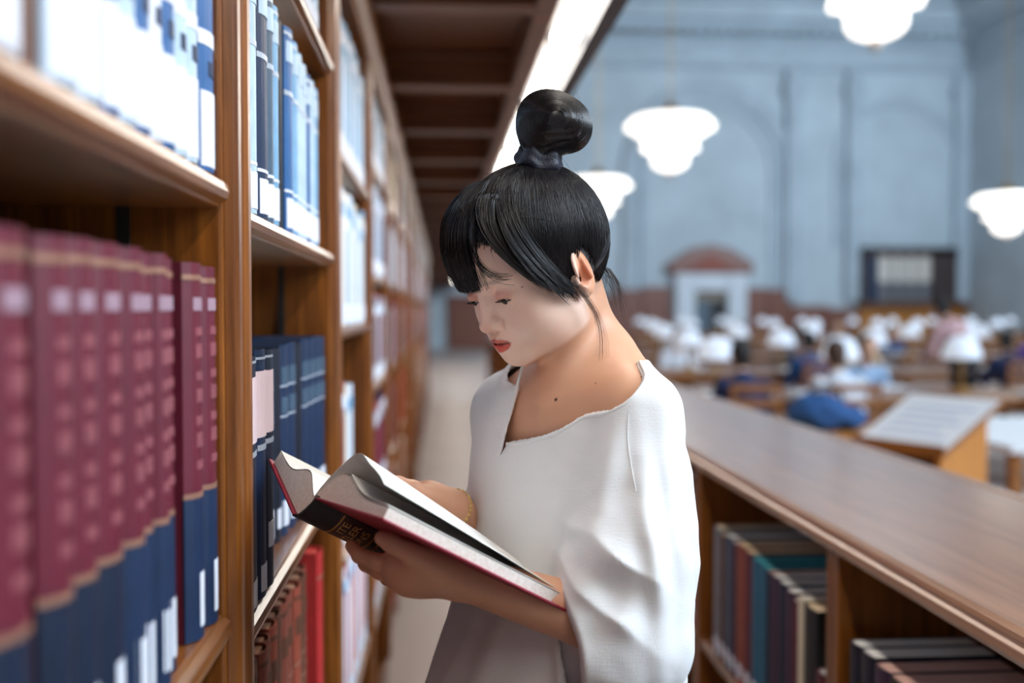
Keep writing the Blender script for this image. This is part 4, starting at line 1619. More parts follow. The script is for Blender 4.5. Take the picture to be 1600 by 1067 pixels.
# loose hairs: nape wisps, sideburn lock, flyaways
fly = []
for _ in range(26):
    j = RNG.normal(size=3) * A3([0.0022, 0.0012, 0.002])
    fly.append(bez(A3([0.016, 0.078, 0.000]) + j, A3([0.010, 0.081, -0.030]) + j, A3([-0.008, 0.080, -0.055]) + j, A3([0.016, 0.074, -0.100]) + j * 2.2, 14))
for _ in range(170):
    j = RNG.normal(size=3)
    y = RNG.uniform(-0.02, 0.070)
    x0 = -0.040 - 0.045 * math.sqrt(max(0, 1 - (y / 0.068) ** 2))
    ln = RNG.uniform(0.01, 0.045)
    fly.append(bez(A3([x0 * 0.9, y, -0.020]), A3([x0 * 0.95, y * 1.03, -0.035]), A3([x0 * 0.95, y * 1.02, -0.045]) + j * 0.002, A3([x0 * 0.93 + 0.1 * ln, y, -0.040 - ln]) + j * 0.006, 14))
for _ in range(60):
    d_ = A3([RNG.uniform(-0.6, 1.0), RNG.uniform(-0.9, 0.9), RNG.uniform(0.2, 1.0)])
    p0 = on_hair(d_, 0.0)
    t_ = np.cross(d_, RNG.normal(size=3))
    t_ /= np.linalg.norm(t_)
    u_ = d_ / np.linalg.norm(d_)
    ln = RNG.uniform(0.015, 0.04)
    fly.append(bez(p0, p0 + u_ * 0.006 + t_ * ln * 0.4, p0 + u_ * 0.010 + t_ * ln * 0.8, p0 + u_ * RNG.uniform(0.004, 0.016) + t_ * ln * 1.2, 14))
fly = HO + np.array(fly) @ HR
bfl = []
for _ in range(26):
    a = RNG.uniform(0.3, 3.0)
    p0 = BC + RT * 0.040 * math.cos(a) + UP * 0.034 * math.sin(a) + FW * RNG.uniform(-0.015, 0.015)
    if RNG.random() < 0.5:
        p0 = Q(815 + 6 * RNG.random(), 165 + 25 * RNG.random(), 1.22)
        o_ = _n(-RT * 0.5 + UP * RNG.uniform(0.4, 1.4))
    else:
        o_ = _n((p0 - BC) + RT * RNG.normal() * 0.03)
    bfl.append(bez(p0, p0 + o_ * 0.008, p0 + o_ * 0.016 + RNG.normal(size=3) * 0.003, p0 + o_ * RNG.uniform(0.018, 0.035) + RNG.normal(size=3) * 0.006, 14))
for _ in range(40):
    t = RNG.random()
    p0 = Q(700 + 70 * t ** 0.8, 400 - 125 * t, 1.26)
    o_ = _n(-RT + UP * RNG.uniform(-0.3, 1.0))
    bfl.append(bez(p0 + RT * 0.01, p0 + o_ * 0.006, p0 + o_ * 0.012 + UP * RNG.normal() * 0.006, p0 + o_ * RNG.uniform(0.004, 0.018) + UP * RNG.normal() * 0.012, 14))
fl_ = strands('loose_hairs', np.concatenate([fly, np.array(bfl)]), 0.00016, plain('brown_loose_hair', (48, 32, 24), 0.4), ho)
fl_['kind'] = 'stuff'
# ------------------------------------------------------------------ shirt
CT = Q(905, 800, 1.29)
PROF = np.array([[0.75, 0.190, 0.165], [0.95, 0.180, 0.150], [1.05, 0.176, 0.136], [1.15, 0.174, 0.124], [1.25, 0.174, 0.116], [1.31, 0.168, 0.108], [1.36, 0.152, 0.096], [1.40, 0.126, 0.080], [1.44, 0.098, 0.066], [1.47, 0.075, 0.055], [1.52, 0.05, 0.045]])


def torso_fn(p):
    qx = p - CT
    f_, l_ = qx @ Ft, qx @ Lt
    a = np.interp(p[:, 2], PROF[:, 0], PROF[:, 1])
    b_ = np.interp(p[:, 2], PROF[:, 0], PROF[:, 2])
    f_ = f_ - 0.006 * np.clip((p[:, 2] - 1.12) / 0.16, 0, 1) - np.interp(p[:, 2], [0.8, 1.0, 1.1, 1.2], [0.080, 0.055, 0.030, 0.0])
    k0 = np.sqrt((l_ / a) ** 2 + (f_ / b_) ** 2) + 1e-6
    k1 = np.sqrt((l_ / a ** 2) ** 2 + (f_ / b_ ** 2) ** 2) + 1e-6
    return k0 * (k0 - 1) / k1 * 0.95


shirt = Solid()
CU = Q(882, 1008, 1.109)
CUE = Q(972, 985, 1.128)
cdir = _n(CU - CUE)
CF = Q(752, 822, 1.335)
cdf = _n(CF - Q(806, 862, 1.43))
# near sleeve: wide, dropped shoulder, bending along the forearm
shirt.rc(Q(992, 655, 1.185), Q(978, 880, 1.135), 0.050, 0.067, 0.03)
shirt.rc(Q(976, 880, 1.135), Q(968, 1000, 1.128), 0.068, 0.074, 0.03)
shirt.rc(CUE, CU + cdir * 0.02, 0.070, 0.058, 0.03)


def beyond(C0, dr, rad):
    def fn(p):
        q_ = p - C0
        ax_ = q_ @ dr
        rr = np.linalg.norm(q_ - ax_[:, None] * dr, axis=1)
        return np.maximum(np.maximum(-ax_, rr - rad), ax_ - 0.2)
    return fn


shirt.fn(beyond(CU, cdir, 0.12), CU - 0.25, CU + 0.25, 0.002, 's')
# far sleeve
shirt.rc(Sf, Q(806, 850, 1.44), 0.046, 0.058, 0.03)
shirt.rc(Q(806, 862, 1.43), CF + cdf * 0.02, 0.055, 0.044, 0.03)
shirt.fn(beyond(CF, cdf, 0.1), CF - 0.25, CF + 0.25, 0.002, 's')
shirt.fn(torso_fn, CT - np.array([0.3, 0.3, 0.6]), CT + np.array([0.3, 0.3, 0.3]), 0.022)
shirt.rc(Q(958, 578, 1.255), Q(992, 642, 1.195), 0.030, 0.048, 0.03)
shirt.rc(Q(880, 588, 1.335), Q(800, 640, 1.395), 0.036, 0.050, 0.03)
shirt.rc(Q(850, 640, 1.30), Q(800, 645, 1.36), 0.036, 0.046, 0.03)
THK = 0.0062
def folds(p):
    """linen folds: long soft drapes plus crumpled creases at the elbow; metres along the normal"""
    x, y, z = (p - CAM) @ RT, (p - CAM) @ FW, p[:, 2]
    u = 800 + FPX * x / y
    v = 533.5 - FPX * ((p - CAM) @ UP) / y
    r = np.zeros(len(p))
    wv = vnoise(p, 9, 1) * 0.8
    # vertical drapes below the bust
    low = np.clip((1.22 - z) / 0.2, 0, 1)
    ang = np.arctan2((p - CT) @ Lt, (p - CT) @ Ft)
    r += low * 0.0045 * np.sin(ang * 9 + wv * 2 + z * 6)
    r += low * 0.002 * np.sin(ang * 19 + wv * 3)
    # diagonal pull from the near shoulder down to the front
    m = np.exp(-(((u - 960) / 45) ** 2 + ((v - 740) / 130) ** 2))
    r += m * 0.005 * np.sin((u * 0.92 + v * 0.32) / 17 + wv)
    # sleeve elbow crumple
    m = np.exp(-(((u - 950) / 75) ** 2 + ((v - 930) / 95) ** 2)) * np.clip((1.25 - y) / 0.06, 0, 1) * np.clip(np.linalg.norm(p - CU, axis=1) / 0.06 - 0.5, 0.15, 1)
    s1 = (v * 0.80 - u * 0.42) / 22 + 3.2 * vnoise(p, 11, 2)
    r += m * 0.0085 * (0.8 - np.abs(np.sin(s1)) * 1.5)
    s2 = (v * 0.35 + u * 0.9) / 16 + 1.8 * vnoise(p, 14, 5)
    r += m * 0.004 * np.sin(s2)
    # sleeve length folds
    m = np.exp(-(((u - 1030) / 40) ** 2 + ((v - 860) / 160) ** 2))
    r += m * 0.0040 * np.sin(x * 150 + z * 14 + wv)
    # far shoulder
    m = np.exp(-(((u - 770) / 40) ** 2 + ((v - 650) / 60) ** 2))
    r += m * 0.003 * np.sin((u + v * 0.6) / 12)
    r += 0.0012 * vnoise(p, 22, 3) + 0.0006 * vnoise(p, 60, 4)
    return r


def shell(p, d):
    d = d + folds(p) * -1.0
    return np.maximum(d, -(d + THK))


outer = Solid()
outer.ops = list(shirt.ops)
outer.add('d', lambda p, d: d - folds(p), [-99] * 3, [99] * 3, 0.01)
shirt.add('d', shell, [-99] * 3, [99] * 3, 0.01)


def hit(u, v, d0=1.02, d1=1.5):
    d = np.linspace(d0, d1, 500)
    P = np.array([Q(u, v, x) for x in d])
    k = np.where(outer.ev(P) < 0)[0]
    return P[k[0]] if len(k) else Q(u, v, 1.25)


NPn, NPc, NPm, NPf = hit(1001, 567), hit(797, 694), hit(890, 662), hit(850, 566, 1.28)
NPt = hit(778, 714)
npl = _n(np.cross(NPc - NPn, NPm - NPn))
npl = _n(np.cross(NPc - NPn, Q(852, 560, 1.37) - NPn))
npl = npl if npl[2] > 0 else -npl
n2 = _n(np.cross(NPf - NPt, Ft))
n2 = n2 if n2 @ Lt < 0 else -n2            # points to her right (far) side


def opening(p):
    a = np.minimum((NPn - p) @ npl, NPn[2] + 0.002 - p[:, 2])   # < 0 above the neckline
    b_ = (p - NPt) @ n2                    # < 0 on the near side of the far neckline edge
    c = a + 0.035
    return np.maximum(a, np.minimum(b_, c))


shirt.fn(opening, [-99] * 3, [99] * 3, 0.0012, 's')
# short notch below the neckline, along the far edge
na = _n(NPf - NPt)
nb = -n2


def notch(p):
    q_ = p - NPt
    h_ = q_ @ na
    w_ = q_ @ nb
    return np.maximum(np.maximum(-h_, np.maximum(-w_, w_ - (0.001 + 0.62 * np.clip(h_, 0, 1)))), np.maximum(np.abs(q_ @ Ft) - 0.05, h_ - 0.05))


shirt.fn(notch, NPt - 0.09, NPt + 0.09, 0.0015, 's')


def uncap(C0, dr, rad):
    def fn(p):
        q_ = p - C0
        ax_ = q_ @ dr
        rr = np.linalg.norm(q_ - ax_[:, None] * dr, axis=1)
        return np.maximum(np.maximum(rr - rad, np.abs(ax_) - 0.016), 0.007 - torso_fn(p))
    return fn


shirt.fn(uncap(CU, cdir, 0.0490), CU - 0.12, CU + 0.12, 0.0015, 's')
shirt.fn(uncap(CF, cdf, 0.037), CF - 0.12, CF + 0.12, 0.0015, 's')
shirt.fn(lambda p: np.maximum(np.abs(torso_fn(p) + 0.004) - 0.0022, np.linalg.norm(p - CU, axis=1) - 0.12), CU - 0.13, CU + 0.13, 0.002)
shirt.half(np.array([0, 0, 0.80]), np.array([0, 0, -1.0]), 0.0015, 'i')
sv, sf = shirt.mesh(CT - np.array([0.30, 0.32, 0.52]), CT + np.array([0.30, 0.32, 0.30]), 0.0022)
sv, sf = biggest(sv, sf)
sv = relax(sv, sf, 2, 0.5)


def linen():
    m, nt, b = _new('white_linen')
    b.inputs['Base Color'].default_value = lin((238, 238, 238))
    b.inputs['Roughness'].default_value = 0.85
    b.inputs['Sheen Weight'].default_value = 0.15
    b.inputs['Subsurface Weight'].default_value = 0.05
    b.inputs['Subsurface Scale'].default_value = 0.01
    tc = nt.nodes.new('ShaderNodeTexCoord')
    acc = None
    for sc in ((900, 900, 60), (60, 60, 900)):
        mp = nt.nodes.new('ShaderNodeMapping')
        mp.inputs['Scale'].default_value = sc
        nt.links.new(tc.outputs['Object'], mp.inputs['Vector'])
        n = nt.nodes.new('ShaderNodeTexNoise')
        n.inputs['Scale'].default_value = 1.0
        n.inputs['Detail'].default_value = 2
        nt.links.new(mp.outputs['Vector'], n.inputs['Vector'])
        if acc is None:
            acc = n.outputs['Fac']
        else:
            a = nt.nodes.new('ShaderNodeMath')
            a.operation = 'ADD'
            nt.links.new(acc, a.inputs[0])
            nt.links.new(n.outputs['Fac'], a.inputs[1])
            acc = a.outputs[0]
    bp = nt.nodes.new('ShaderNodeBump')
    bp.inputs['Strength'].default_value = 0.35
    bp.inputs['Distance'].default_value = 0.0006
    nt.links.new(acc, bp.inputs['Height'])
    nt.links.new(bp.outputs['Normal'], b.inputs['Normal'])
    MATS['white_linen'] = m
    return m


M_LINEN = linen()
so_ = fast_mesh('shirt', sv, sf, M_LINEN, person)


def on_shirt(lines):
    """press polylines on the outer shirt surface"""
    P = np.asarray(lines, float)
    sh = P.shape
    P = P.reshape(-1, 3)
    out = []
    vv = sv
    for p in P:
        i = np.argmin(((vv - p) ** 2).sum(1))
        out.append(i)
    return out


def surf_pt(u, v):
    """front-most shirt vertex near the sight line through (u, v)"""
    rel = sv - CAM
    dep = rel @ FW
    uu = 800 + FPX * (rel @ RT) / dep
    vv = 533.5 - FPX * (rel @ UP) / dep
    m = (uu - u) ** 2 + (vv - v) ** 2
    k = np.where(m < 25)[0]
    if len(k) == 0:
        k = [np.argmin(m)]
    return sv[k[np.argmin(dep[k])]]


def seam(pts, name='seam', off=0.0001, r=0.0005):
    P = np.array([surf_pt(u, v) for u, v in pts])
    t = np.linspace(0, len(P) - 1, 30)
    C_ = np.stack([np.interp(t, np.arange(len(P)), P[:, i]) for i in range(3)], 1)
    for _ in range(3):
        C_[1:-1] = (C_[:-2] + C_[1:-1] * 2 + C_[2:]) / 4
    return strands(name, [C_ - FW * off], r, M_LINEN, so_, sides=6, taper=1.0)


def rim(C0, nrm, n=140, rmax=0.24, r=0.0024, name='hem', keep=None, inset=0.0018):
    """rolled hem where the cut plane meets the cloth"""
    nrm = _n(nrm)
    a1_ = _n(np.cross(nrm, [0.3, 0.2, 0.93]))
    a2_ = np.cross(nrm, a1_)
    th = np.linspace(0, 2 * math.pi, n)
    dr = np.cos(th)[:, None] * a1_ + np.sin(th)[:, None] * a2_
    rr = np.linspace(0.0, rmax, 160)
    P = C0 + dr[:, None] * rr[None, :, None]
    d = outer.ev(P.reshape(-1, 3)).reshape(n, -1)
    ins = d < 0
    # first exit from inside going outwards
    k = np.array([np.argmax(~row_[np.argmax(row_):]) + np.argmax(row_) for row_ in ins])
    rad = rr[k] - inset
    for _ in range(2):
        rad = (np.roll(rad, 1) + 2 * rad + np.roll(rad, -1)) / 4
    C_ = C0 + dr * rad[:, None] - nrm * r * 0.3
    if keep is not None:
        C_ = C_[:-1]
        ok = keep(C_)
        i0 = int(np.argmax(~ok & np.roll(ok, -1)))
        C_ = np.roll(C_, -i0 - 1, axis=0)
        ok = keep(C_)
        n_ok = int(np.argmin(ok)) if not ok.all() else len(C_)
        C_ = C_[:n_ok]
    return strands(name, [C_], r, M_LINEN, so_, sides=8, taper=1.0)


neck_c = Q(915, 610, 1.27)
neck_c = neck_c - npl * ((neck_c - NPn) @ npl)
nh = rim(neck_c, npl, name='neck_hem', keep=lambda C_: ((C_ - NPt) @ n2 < -0.002) & (notch(C_) > 0.001) & (C_[:, 2] < NPn[2] + 0.002))
ln_ = []
for t in np.linspace(0.0, 1.0, 40):
    pt = NPt + (NPf - NPt) * t
    ray = pt[None] + Ft[None] * np.linspace(0.12, -0.12, 400)[:, None]
    k_ = np.where(outer.ev(ray) < 0)[0]
    if len(k_):
        ln_.append(ray[k_[0]] - Ft * 0.0012)
ln_ = np.array(ln_)
for _ in range(3):
    ln_[1:-1] = (ln_[:-2] + 2 * ln_[1:-1] + ln_[2:]) / 4
strands('neck_hem', [ln_], 0.0020, M_LINEN, so_, sides=8, taper=1.0)
seam([(980, 645), (981, 680), (984, 720), (990, 766)])

# bracelet on the far wrist: small beads
M_BEAD = plain('gold_beads', (222, 184, 120), 0.3, metal=0.5)
wd = _n(Wf - Ef)
b1 = _n(np.cross(wd, [0, 0, 1]))
b2 = np.cross(wd, b1)
br = None
wc = Q(706, 795, 1.258)
mbr = MB()
for k_ in range(26):
    a = 2 * math.pi * k_ / 26
    c = wc + (b1 * math.cos(a) + b2 * math.sin(a)) * 0.0245
    mbr.lathe([(0.0033 * math.sin(math.pi * i / 6), -0.0033 * math.cos(math.pi * i / 6)) for i in range(1, 6)], 8, c)
bo_ = mbr.build('bracelet', M_BEAD, person, smooth=True)

# trousers and shoes (below the frame)
leg = Solid()
hip = CT * 1.0
hip[2] = 0.90
leg.ell(hip, (0.105, 0.165, 0.12), TR, 0.04)
feet = []
for s in (1, -1):
    hp0 = hip + Lt * s * 0.085 - Zt * 0.05
    an = hip + Lt * s * 0.10
    an = np.array([an[0], an[1], 0.075])
    kn = (hp0 + an) / 2 + Ft * 0.02
    leg.rc(hp0, kn, 0.085, 0.062, 0.04)
    leg.rc(kn, an, 0.062, 0.050, 0.03)
    feet.append(an)
lv, lf = leg.mesh(hip - np.array([0.35, 0.35, 0.90]), hip + np.array([0.35, 0.35, 0.2]), 0.009)
fast_mesh('trousers', lv, lf, plain('dark_trousers', (40, 42, 52), 0.8), person)
for an in feet:
    sh = Solid()
    t0 = np.array([an[0], an[1], 0.045])
    sh.rc(t0 - Ft * 0.03, t0 + Ft * 0.14 - Zt * 0.008, 0.042, 0.036, 0.02)
    sh.rc(np.array([an[0], an[1], 0.06]), np.array([an[0], an[1], 0.10]), 0.046, 0.048, 0.02)
    sh.half(np.array([0, 0, 0.001]), np.array([0, 0, -1.0]), 0.002, 'i')
    v_, f_ = sh.mesh(np.array([an[0], an[1], 0]) - 0.24, np.array([an[0], an[1], 0]) + 0.24, 0.007)
    fast_mesh('shoe', v_, f_, plain('black_shoe', (24, 24, 26), 0.4), person)
# ------------------------------------------------------------------ the hall: chandeliers
M_CH = plain('chandelier_glow', (255, 252, 246), emit=(255, 248, 238), estr=1.9)
M_BRASS = plain('brass', (176, 136, 74), 0.35, metal=0.8)
M_BULB = plain('lamp_bulb', (255, 252, 246), emit=(255, 246, 230), estr=7.0)
ch0 = None


def chandelier(loc, label, s=1.0):
    global ch0
    if ch0 is not None:
        c = copy_tree(ch0)
        c.location = loc
        c.scale = (s, s, s)
        tag(c, label, 'chandelier', 'tiered glass chandeliers of the hall')
        return c
    r = empty('chandelier', loc)
    r.scale = (s, s, s)
    tag(r, label, 'chandelier', 'tiered glass chandeliers of the hall')
    # three bowls of glowing glass, each smaller than the one above (origin = top of the widest bowl)
    for (ro, z0, z1), nm in zip(((1.0, 0.0, -0.52), (0.62, -0.50, -0.92), (0.44, -0.88, -1.24)), ('upper_bowl', 'middle_bowl', 'lower_bowl')):
        h = z1 - z0
        MB().lathe([(ro * 0.55, z0 + 0.02), (ro * 0.86, z0), (ro * 0.97, z0 + h * 0.16), (ro, z0 + h * 0.36), (ro * 0.95, z0 + h * 0.60), (ro * 0.78, z0 + h * 0.84), (ro * 0.5, z1)], 32).build(nm, M_CH, r, smooth=True)
    for k in range(16):
        a = 2 * math.pi * k / 16
        MB().lathe([(0.02, 0.07), (0.06, 0.05), (0.085, 0.0), (0.06, -0.05), (0.02, -0.07)], 10, (1.0 * math.cos(a), 1.0 * math.sin(a), -0.22)).build('globe', M_CH, r, smooth=True)
    for k in range(10):
        a = 2 * math.pi * k / 10
        MB().lathe([(0.02, 0.07), (0.06, 0.05), (0.085, 0.0), (0.06, -0.05), (0.02, -0.07)], 10, (0.62 * math.cos(a), 0.62 * math.sin(a), -0.72)).build('globe', M_CH, r, smooth=True)
    MB().lathe([(0.02, -1.24), (0.09, -1.27), (0.12, -1.33), (0.07, -1.41), (0.02, -1.46)], 14).build('finial', plain('frosted_finial', (214, 204, 196), 0.4), r, smooth=True)
    MB().lathe([(0.5, 0.0), (0.52, 0.05), (0.3, 0.12), (0.1, 0.3), (0.03, 0.4)], 20).build('crown', M_BRASS, r, smooth=True)
    MB().tube((0, 0, 0.3), (0, 0, 9.0), 0.018, seg=6).build('chain', M_BRASS, r)
    ch0 = r
    return r


chandelier(PY(1047, 184, 21.3), 'large tiered chandelier between the hair bun and the hall arch', 0.88)
chandelier(PY(934, 280, 29.8), 'tiered chandelier half hidden behind the reader\'s head', 0.92)
chandelier(PY(1370, -76, 13.4), 'high tiered chandelier cut off by the top edge', 0.92)
chandelier(PY(1573, 305, 29.5), 'small tiered chandelier at the far right edge', 0.92)

# ------------------------------------------------------------------ reading tables, lamps, readers
M_SHADE = plain('lit_lamp_shade', (196, 208, 226), emit=(236, 244, 255), estr=0.42)
M_SKIN2 = plain('skin_tone', (222, 176, 148), 0.55)
M_PAPER = plain('paper_sheet', (236, 238, 242), 0.8)


def place(y):
    return {9.0: 'in the nearest table row', 12.5: 'in the second table row', 16.5: 'in the third table row', 21.0: 'in the fourth table row', 26.5: 'in the fifth table row', 33.0: 'in the farthest table row'}[y]


ROWS = [(9.0, 2.0, 6.3), (12.5, 2.6, 8.2), (16.5, 3.2, 10.6), (21.0, 4.0, 13.2), (26.5, 5.0, 16.4), (33.0, 6.0, 19.4)]
lamp0 = None


def lamp(loc, label):
    global lamp0
    if lamp0 is not None:
        c = copy_tree(lamp0)
        c.location = loc
        tag(c, label, 'lamp', 'lit reading lamps on the hall tables')
        return c
    r = empty('table_lamp', loc)
    tag(r, label, 'lamp', 'lit reading lamps on the hall tables')
    MB().lathe([(0.10, 0.0), (0.10, 0.015), (0.05, 0.03), (0.025, 0.06)], 16).build('base', M_BRASS, r, smooth=True)
    MB().lathe([(0.016, 0.05), (0.022, 0.15), (0.014, 0.2), (0.014, 0.34)], 10).build('stem', M_BRASS, r, smooth=True)
    MB().lathe([(0.17, 0.30), (0.175, 0.32), (0.15, 0.40), (0.12, 0.47), (0.05, 0.50), (0.02, 0.51)], 20).build('shade', M_SHADE, r, smooth=True)
    MB().lathe([(0.015, 0.50), (0.02, 0.53), (0.008, 0.56)], 8).build('finial', M_BRASS, r, smooth=True)
    lamp0 = r
    return r


NLAMP = 0
for ri, (y, x0, x1) in enumerate(ROWS):
    n = 1 if y < 16 else 2
    seg = (x1 - x0 - 0.8 * (n - 1)) / n
    for k in range(n):
        a = x0 + k * (seg + 0.8)
        r = empty('reading_table', (a + seg / 2, y, 0))
        tag(r, 'long wooden reading table ' + place(y) + ('' if n == 1 else (', left one' if k == 0 else ', right one')), 'table', 'long reading tables of the hall')
        hwid = seg / 2
        MB().box((-hwid, -0.6, 0.71), (hwid, 0.6, 0.76)).build('table_top', W_TBL, r, bevel=0.008)
        MB().box((-hwid + 0.1, -0.5, 0.62), (hwid - 0.1, 0.5, 0.71)).build('apron', W_TBL, r)
        for sx in (-1, 1):
            for sy in (-1, 1):
                MB().lathe([(0.05, 0.0), (0.06, 0.05), (0.04, 0.1), (0.055, 0.3), (0.045, 0.5), (0.06, 0.62)], 10, (sx * (hwid - 0.25), sy * 0.4, 0)).build('leg', W_TBL, r, smooth=True)
        nl = max(3, int(seg / 1.05))
        for q in range(nl):
            NLAMP += 1
            lx = a + 0.45 + q * (seg - 0.9) / (nl - 1)
            lamp((lx, y, 0.761), 'white reading lamp %s, %s on the %s' % (place(y), ORD[q], 'long table' if n == 1 else ('left table' if k == 0 else 'right table')))

# seated reader: one low-detail figure, copied with other clothes
COLS = {'navy': (28, 44, 84), 'white': (222, 228, 238), 'black': (26, 26, 32), 'blue': (30, 78, 134), 'pink': (206, 168, 172), 'grey': (128, 134, 146), 'teal': (16, 116, 128), 'sky': (160, 190, 224), 'purple': (112, 84, 176), 'sand': (214, 186, 150)}


def cloth(c):
    return plain('garment_' + c, COLS[c], 0.8)


def figure_solids(seated, lean):
    """returns dict of (verts, quads) for skin, top, trousers, hair; figure faces -Y... local origin on the floor"""
    fwd = np.array([0, 1.0, 0])
    hz = 0.46 if seated else 0.92
    hip_ = np.array([0, 0, hz + 0.04])
    tl = math.radians(lean)
    sp = np.array([0, math.sin(tl), math.cos(tl)])
    ch = hip_ + sp * 0.34
    nk = hip_ + sp * 0.50
    hd = nk + _n(sp + fwd * 0.25) * 0.17
    skin, top, trs, hr = Solid(), Solid(), Solid(), Solid()
    skin.rc(nk - sp * 0.04, hd - np.array([0, 0, 0.03]), 0.05, 0.05, 0.02)
    skin.ell(hd, (0.075, 0.092, 0.112), None, 0.02)
    skin.ell(hd + np.array([0, 0.085, -0.06]), (0.035, 0.03, 0.035), None, 0.03)
    skin.ell(hd + np.array([0, 0.098, -0.012]), (0.012, 0.016, 0.022), None, 0.01)
    for s in (1, -1):
        skin.ell(hd + np.array([s * 0.076, 0.0, -0.005]), (0.01, 0.018, 0.03), None, 0.008)
    top.rc(hip_, ch, 0.145, 0.155, 0.06, flat=(fwd, 1.35))
    top.rc(ch, nk - sp * 0.04, 0.14, 0.07, 0.05, flat=(fwd, 1.25))
    hr.ell(hd + np.array([0, -0.022, 0.030]), (0.086, 0.092, 0.098), None, 0.02)
    hr.ell(hd + np.array([0, -0.06, -0.05]), (0.07, 0.045, 0.08), None, 0.03)
    hr.half(hd + np.array([0, 0.062, 0.04]), (0, 0.85, -0.53), 0.02, 'i')
    for s in (1, -1):
        sh_ = nk - sp * 0.085 + np.array([s * 0.175, 0, 0])
        el = sh_ + (np.array([s * 0.05, 0.12, -0.26]) if seated else np.array([s * 0.04, 0.06, -0.28]))
        wr_ = el + (np.array([-s * 0.10, 0.22, 0.02]) if seated else np.array([-s * 0.06, 0.20, -0.10]))
        top.rc(sh_, el, 0.058, 0.048, 0.04)
        top.rc(el, wr_, 0.046, 0.034, 0.03)
        skin.rc(wr_, wr_ + np.array([-s * 0.01, 0.06, -0.01]), 0.028, 0.026, 0.01)
        for q in range(4):
            b_ = wr_ + np.array([s * (0.022 - 0.015 * q), 0.075, -0.012])
            skin.rc(b_, b_ + np.array([0, 0.065 - 0.008 * (q in (0, 3)), -0.016]), 0.009, 0.007, 0.004)
        skin.rc(wr_ + np.array([-s * 0.02, 0.03, 0]), wr_ + np.array([-s * 0.048, 0.075, -0.005]), 0.011, 0.008, 0.008)
        hj = hip_ + np.array([s * 0.095, 0, -0.03])
        if seated:
            kn_ = hj + np.array([s * 0.02, 0.42, 0.0])
            an_ = np.array([kn_[0], kn_[1] + 0.02, 0.06])
        else:
            kn_ = np.array([hj[0] * 1.1, 0.02, 0.50])
            an_ = np.array([hj[0] * 1.15, -0.02, 0.06])
        trs.rc(hj, kn_, 0.088, 0.064, 0.04)
        trs.rc(kn_, an_, 0.062, 0.045, 0.03)
        trs.rc(np.array([an_[0], an_[1] - 0.03, 0.045]), np.array([an_[0], an_[1] + 0.15, 0.038]), 0.043, 0.035, 0.02)
    trs.ell(hip_ - np.array([0, 0, 0.02]), (0.16, 0.12, 0.10), None, 0.05)
    skin.rc(hip_, nk - sp * 0.04, 0.09, 0.06, 0.03)
    for s in (1, -1):
        sh_ = nk - sp * 0.085 + np.array([s * 0.175, 0, 0])
        el = sh_ + (np.array([s * 0.05, 0.12, -0.26]) if seated else np.array([s * 0.04, 0.06, -0.28]))
        wr_ = el + (np.array([-s * 0.10, 0.22, 0.02]) if seated else np.array([-s * 0.06, 0.20, -0.10]))
        skin.rc(nk - sp * 0.085, sh_, 0.04, 0.035, 0.02)
        skin.rc(sh_, el, 0.035, 0.030, 0.02)
        skin.rc(el, wr_, 0.030, 0.024, 0.02)
    out = {}
    for nm, so_l in (('skin', skin), ('top', top), ('trousers', trs), ('hair', hr)):
        out[nm] = so_l.mesh(np.array([-0.45, -0.45, -0.02]), np.array([0.45, 0.95, 1.85]), 0.010)
    return out


FIG = {}


def figure(loc, rz, label, top_c, trs_c, hair_c, seated=True, lean=14):
    key = (seated, lean)
    if key not in FIG:
        FIG[key] = figure_solids(seated, lean)
    g = FIG[key]
    r = empty('person', loc, rz)
    tag(r, label, 'person', 'readers in the hall')
    names = {'skin': 'body', 'top': 'shirt', 'trousers': 'trousers', 'hair': 'hair'}
    mats_ = {'skin': M_SKIN2, 'top': cloth(top_c), 'trousers': cloth(trs_c), 'hair': plain('hall_hair_' + hair_c, {'black': (22, 18, 18), 'brown': (70, 46, 32), 'sand': (176, 140, 96)}[hair_c], 0.5)}
    for k_, nm in names.items():
        v_, f_ = g[k_]
        if (key, k_) not in FIG:
            o = fast_mesh(nm, v_, f_, mats_[k_], None)
            FIG[(key, k_)] = o.data
        else:
            o = bpy.data.objects.new(nm, FIG[(key, k_)])
            COL.objects.link(o)
            o.material_slots[0].link = 'OBJECT'
            o.material_slots[0].material = mats_[k_]
        o.parent = r
    return r


def chair(loc, rz, label):
    r = empty('reading_chair', loc, rz)
    tag(r, label, 'chair', 'wooden chairs at the hall tables')
    MB().box((-0.22, -0.22, 0.40), (0.22, 0.22, 0.435)).build('seat', W_TBL, r, bevel=0.01)
    for sx in (-1, 1):
        MB().tube((sx * 0.19, 0.19, 0), (sx * 0.19, 0.19, 0.40), 0.02).build('leg', W_TBL, r)
        MB().tube((sx * 0.19, -0.21, 0), (sx * 0.19, -0.25, 0.92), 0.02).build('leg', W_TBL, r)
    for z in (0.62, 0.74, 0.86):
        MB().box((-0.18, -0.262, z), (0.18, -0.235, z + 0.06)).build('back_rail', W_TBL, r, bevel=0.005)
    return r


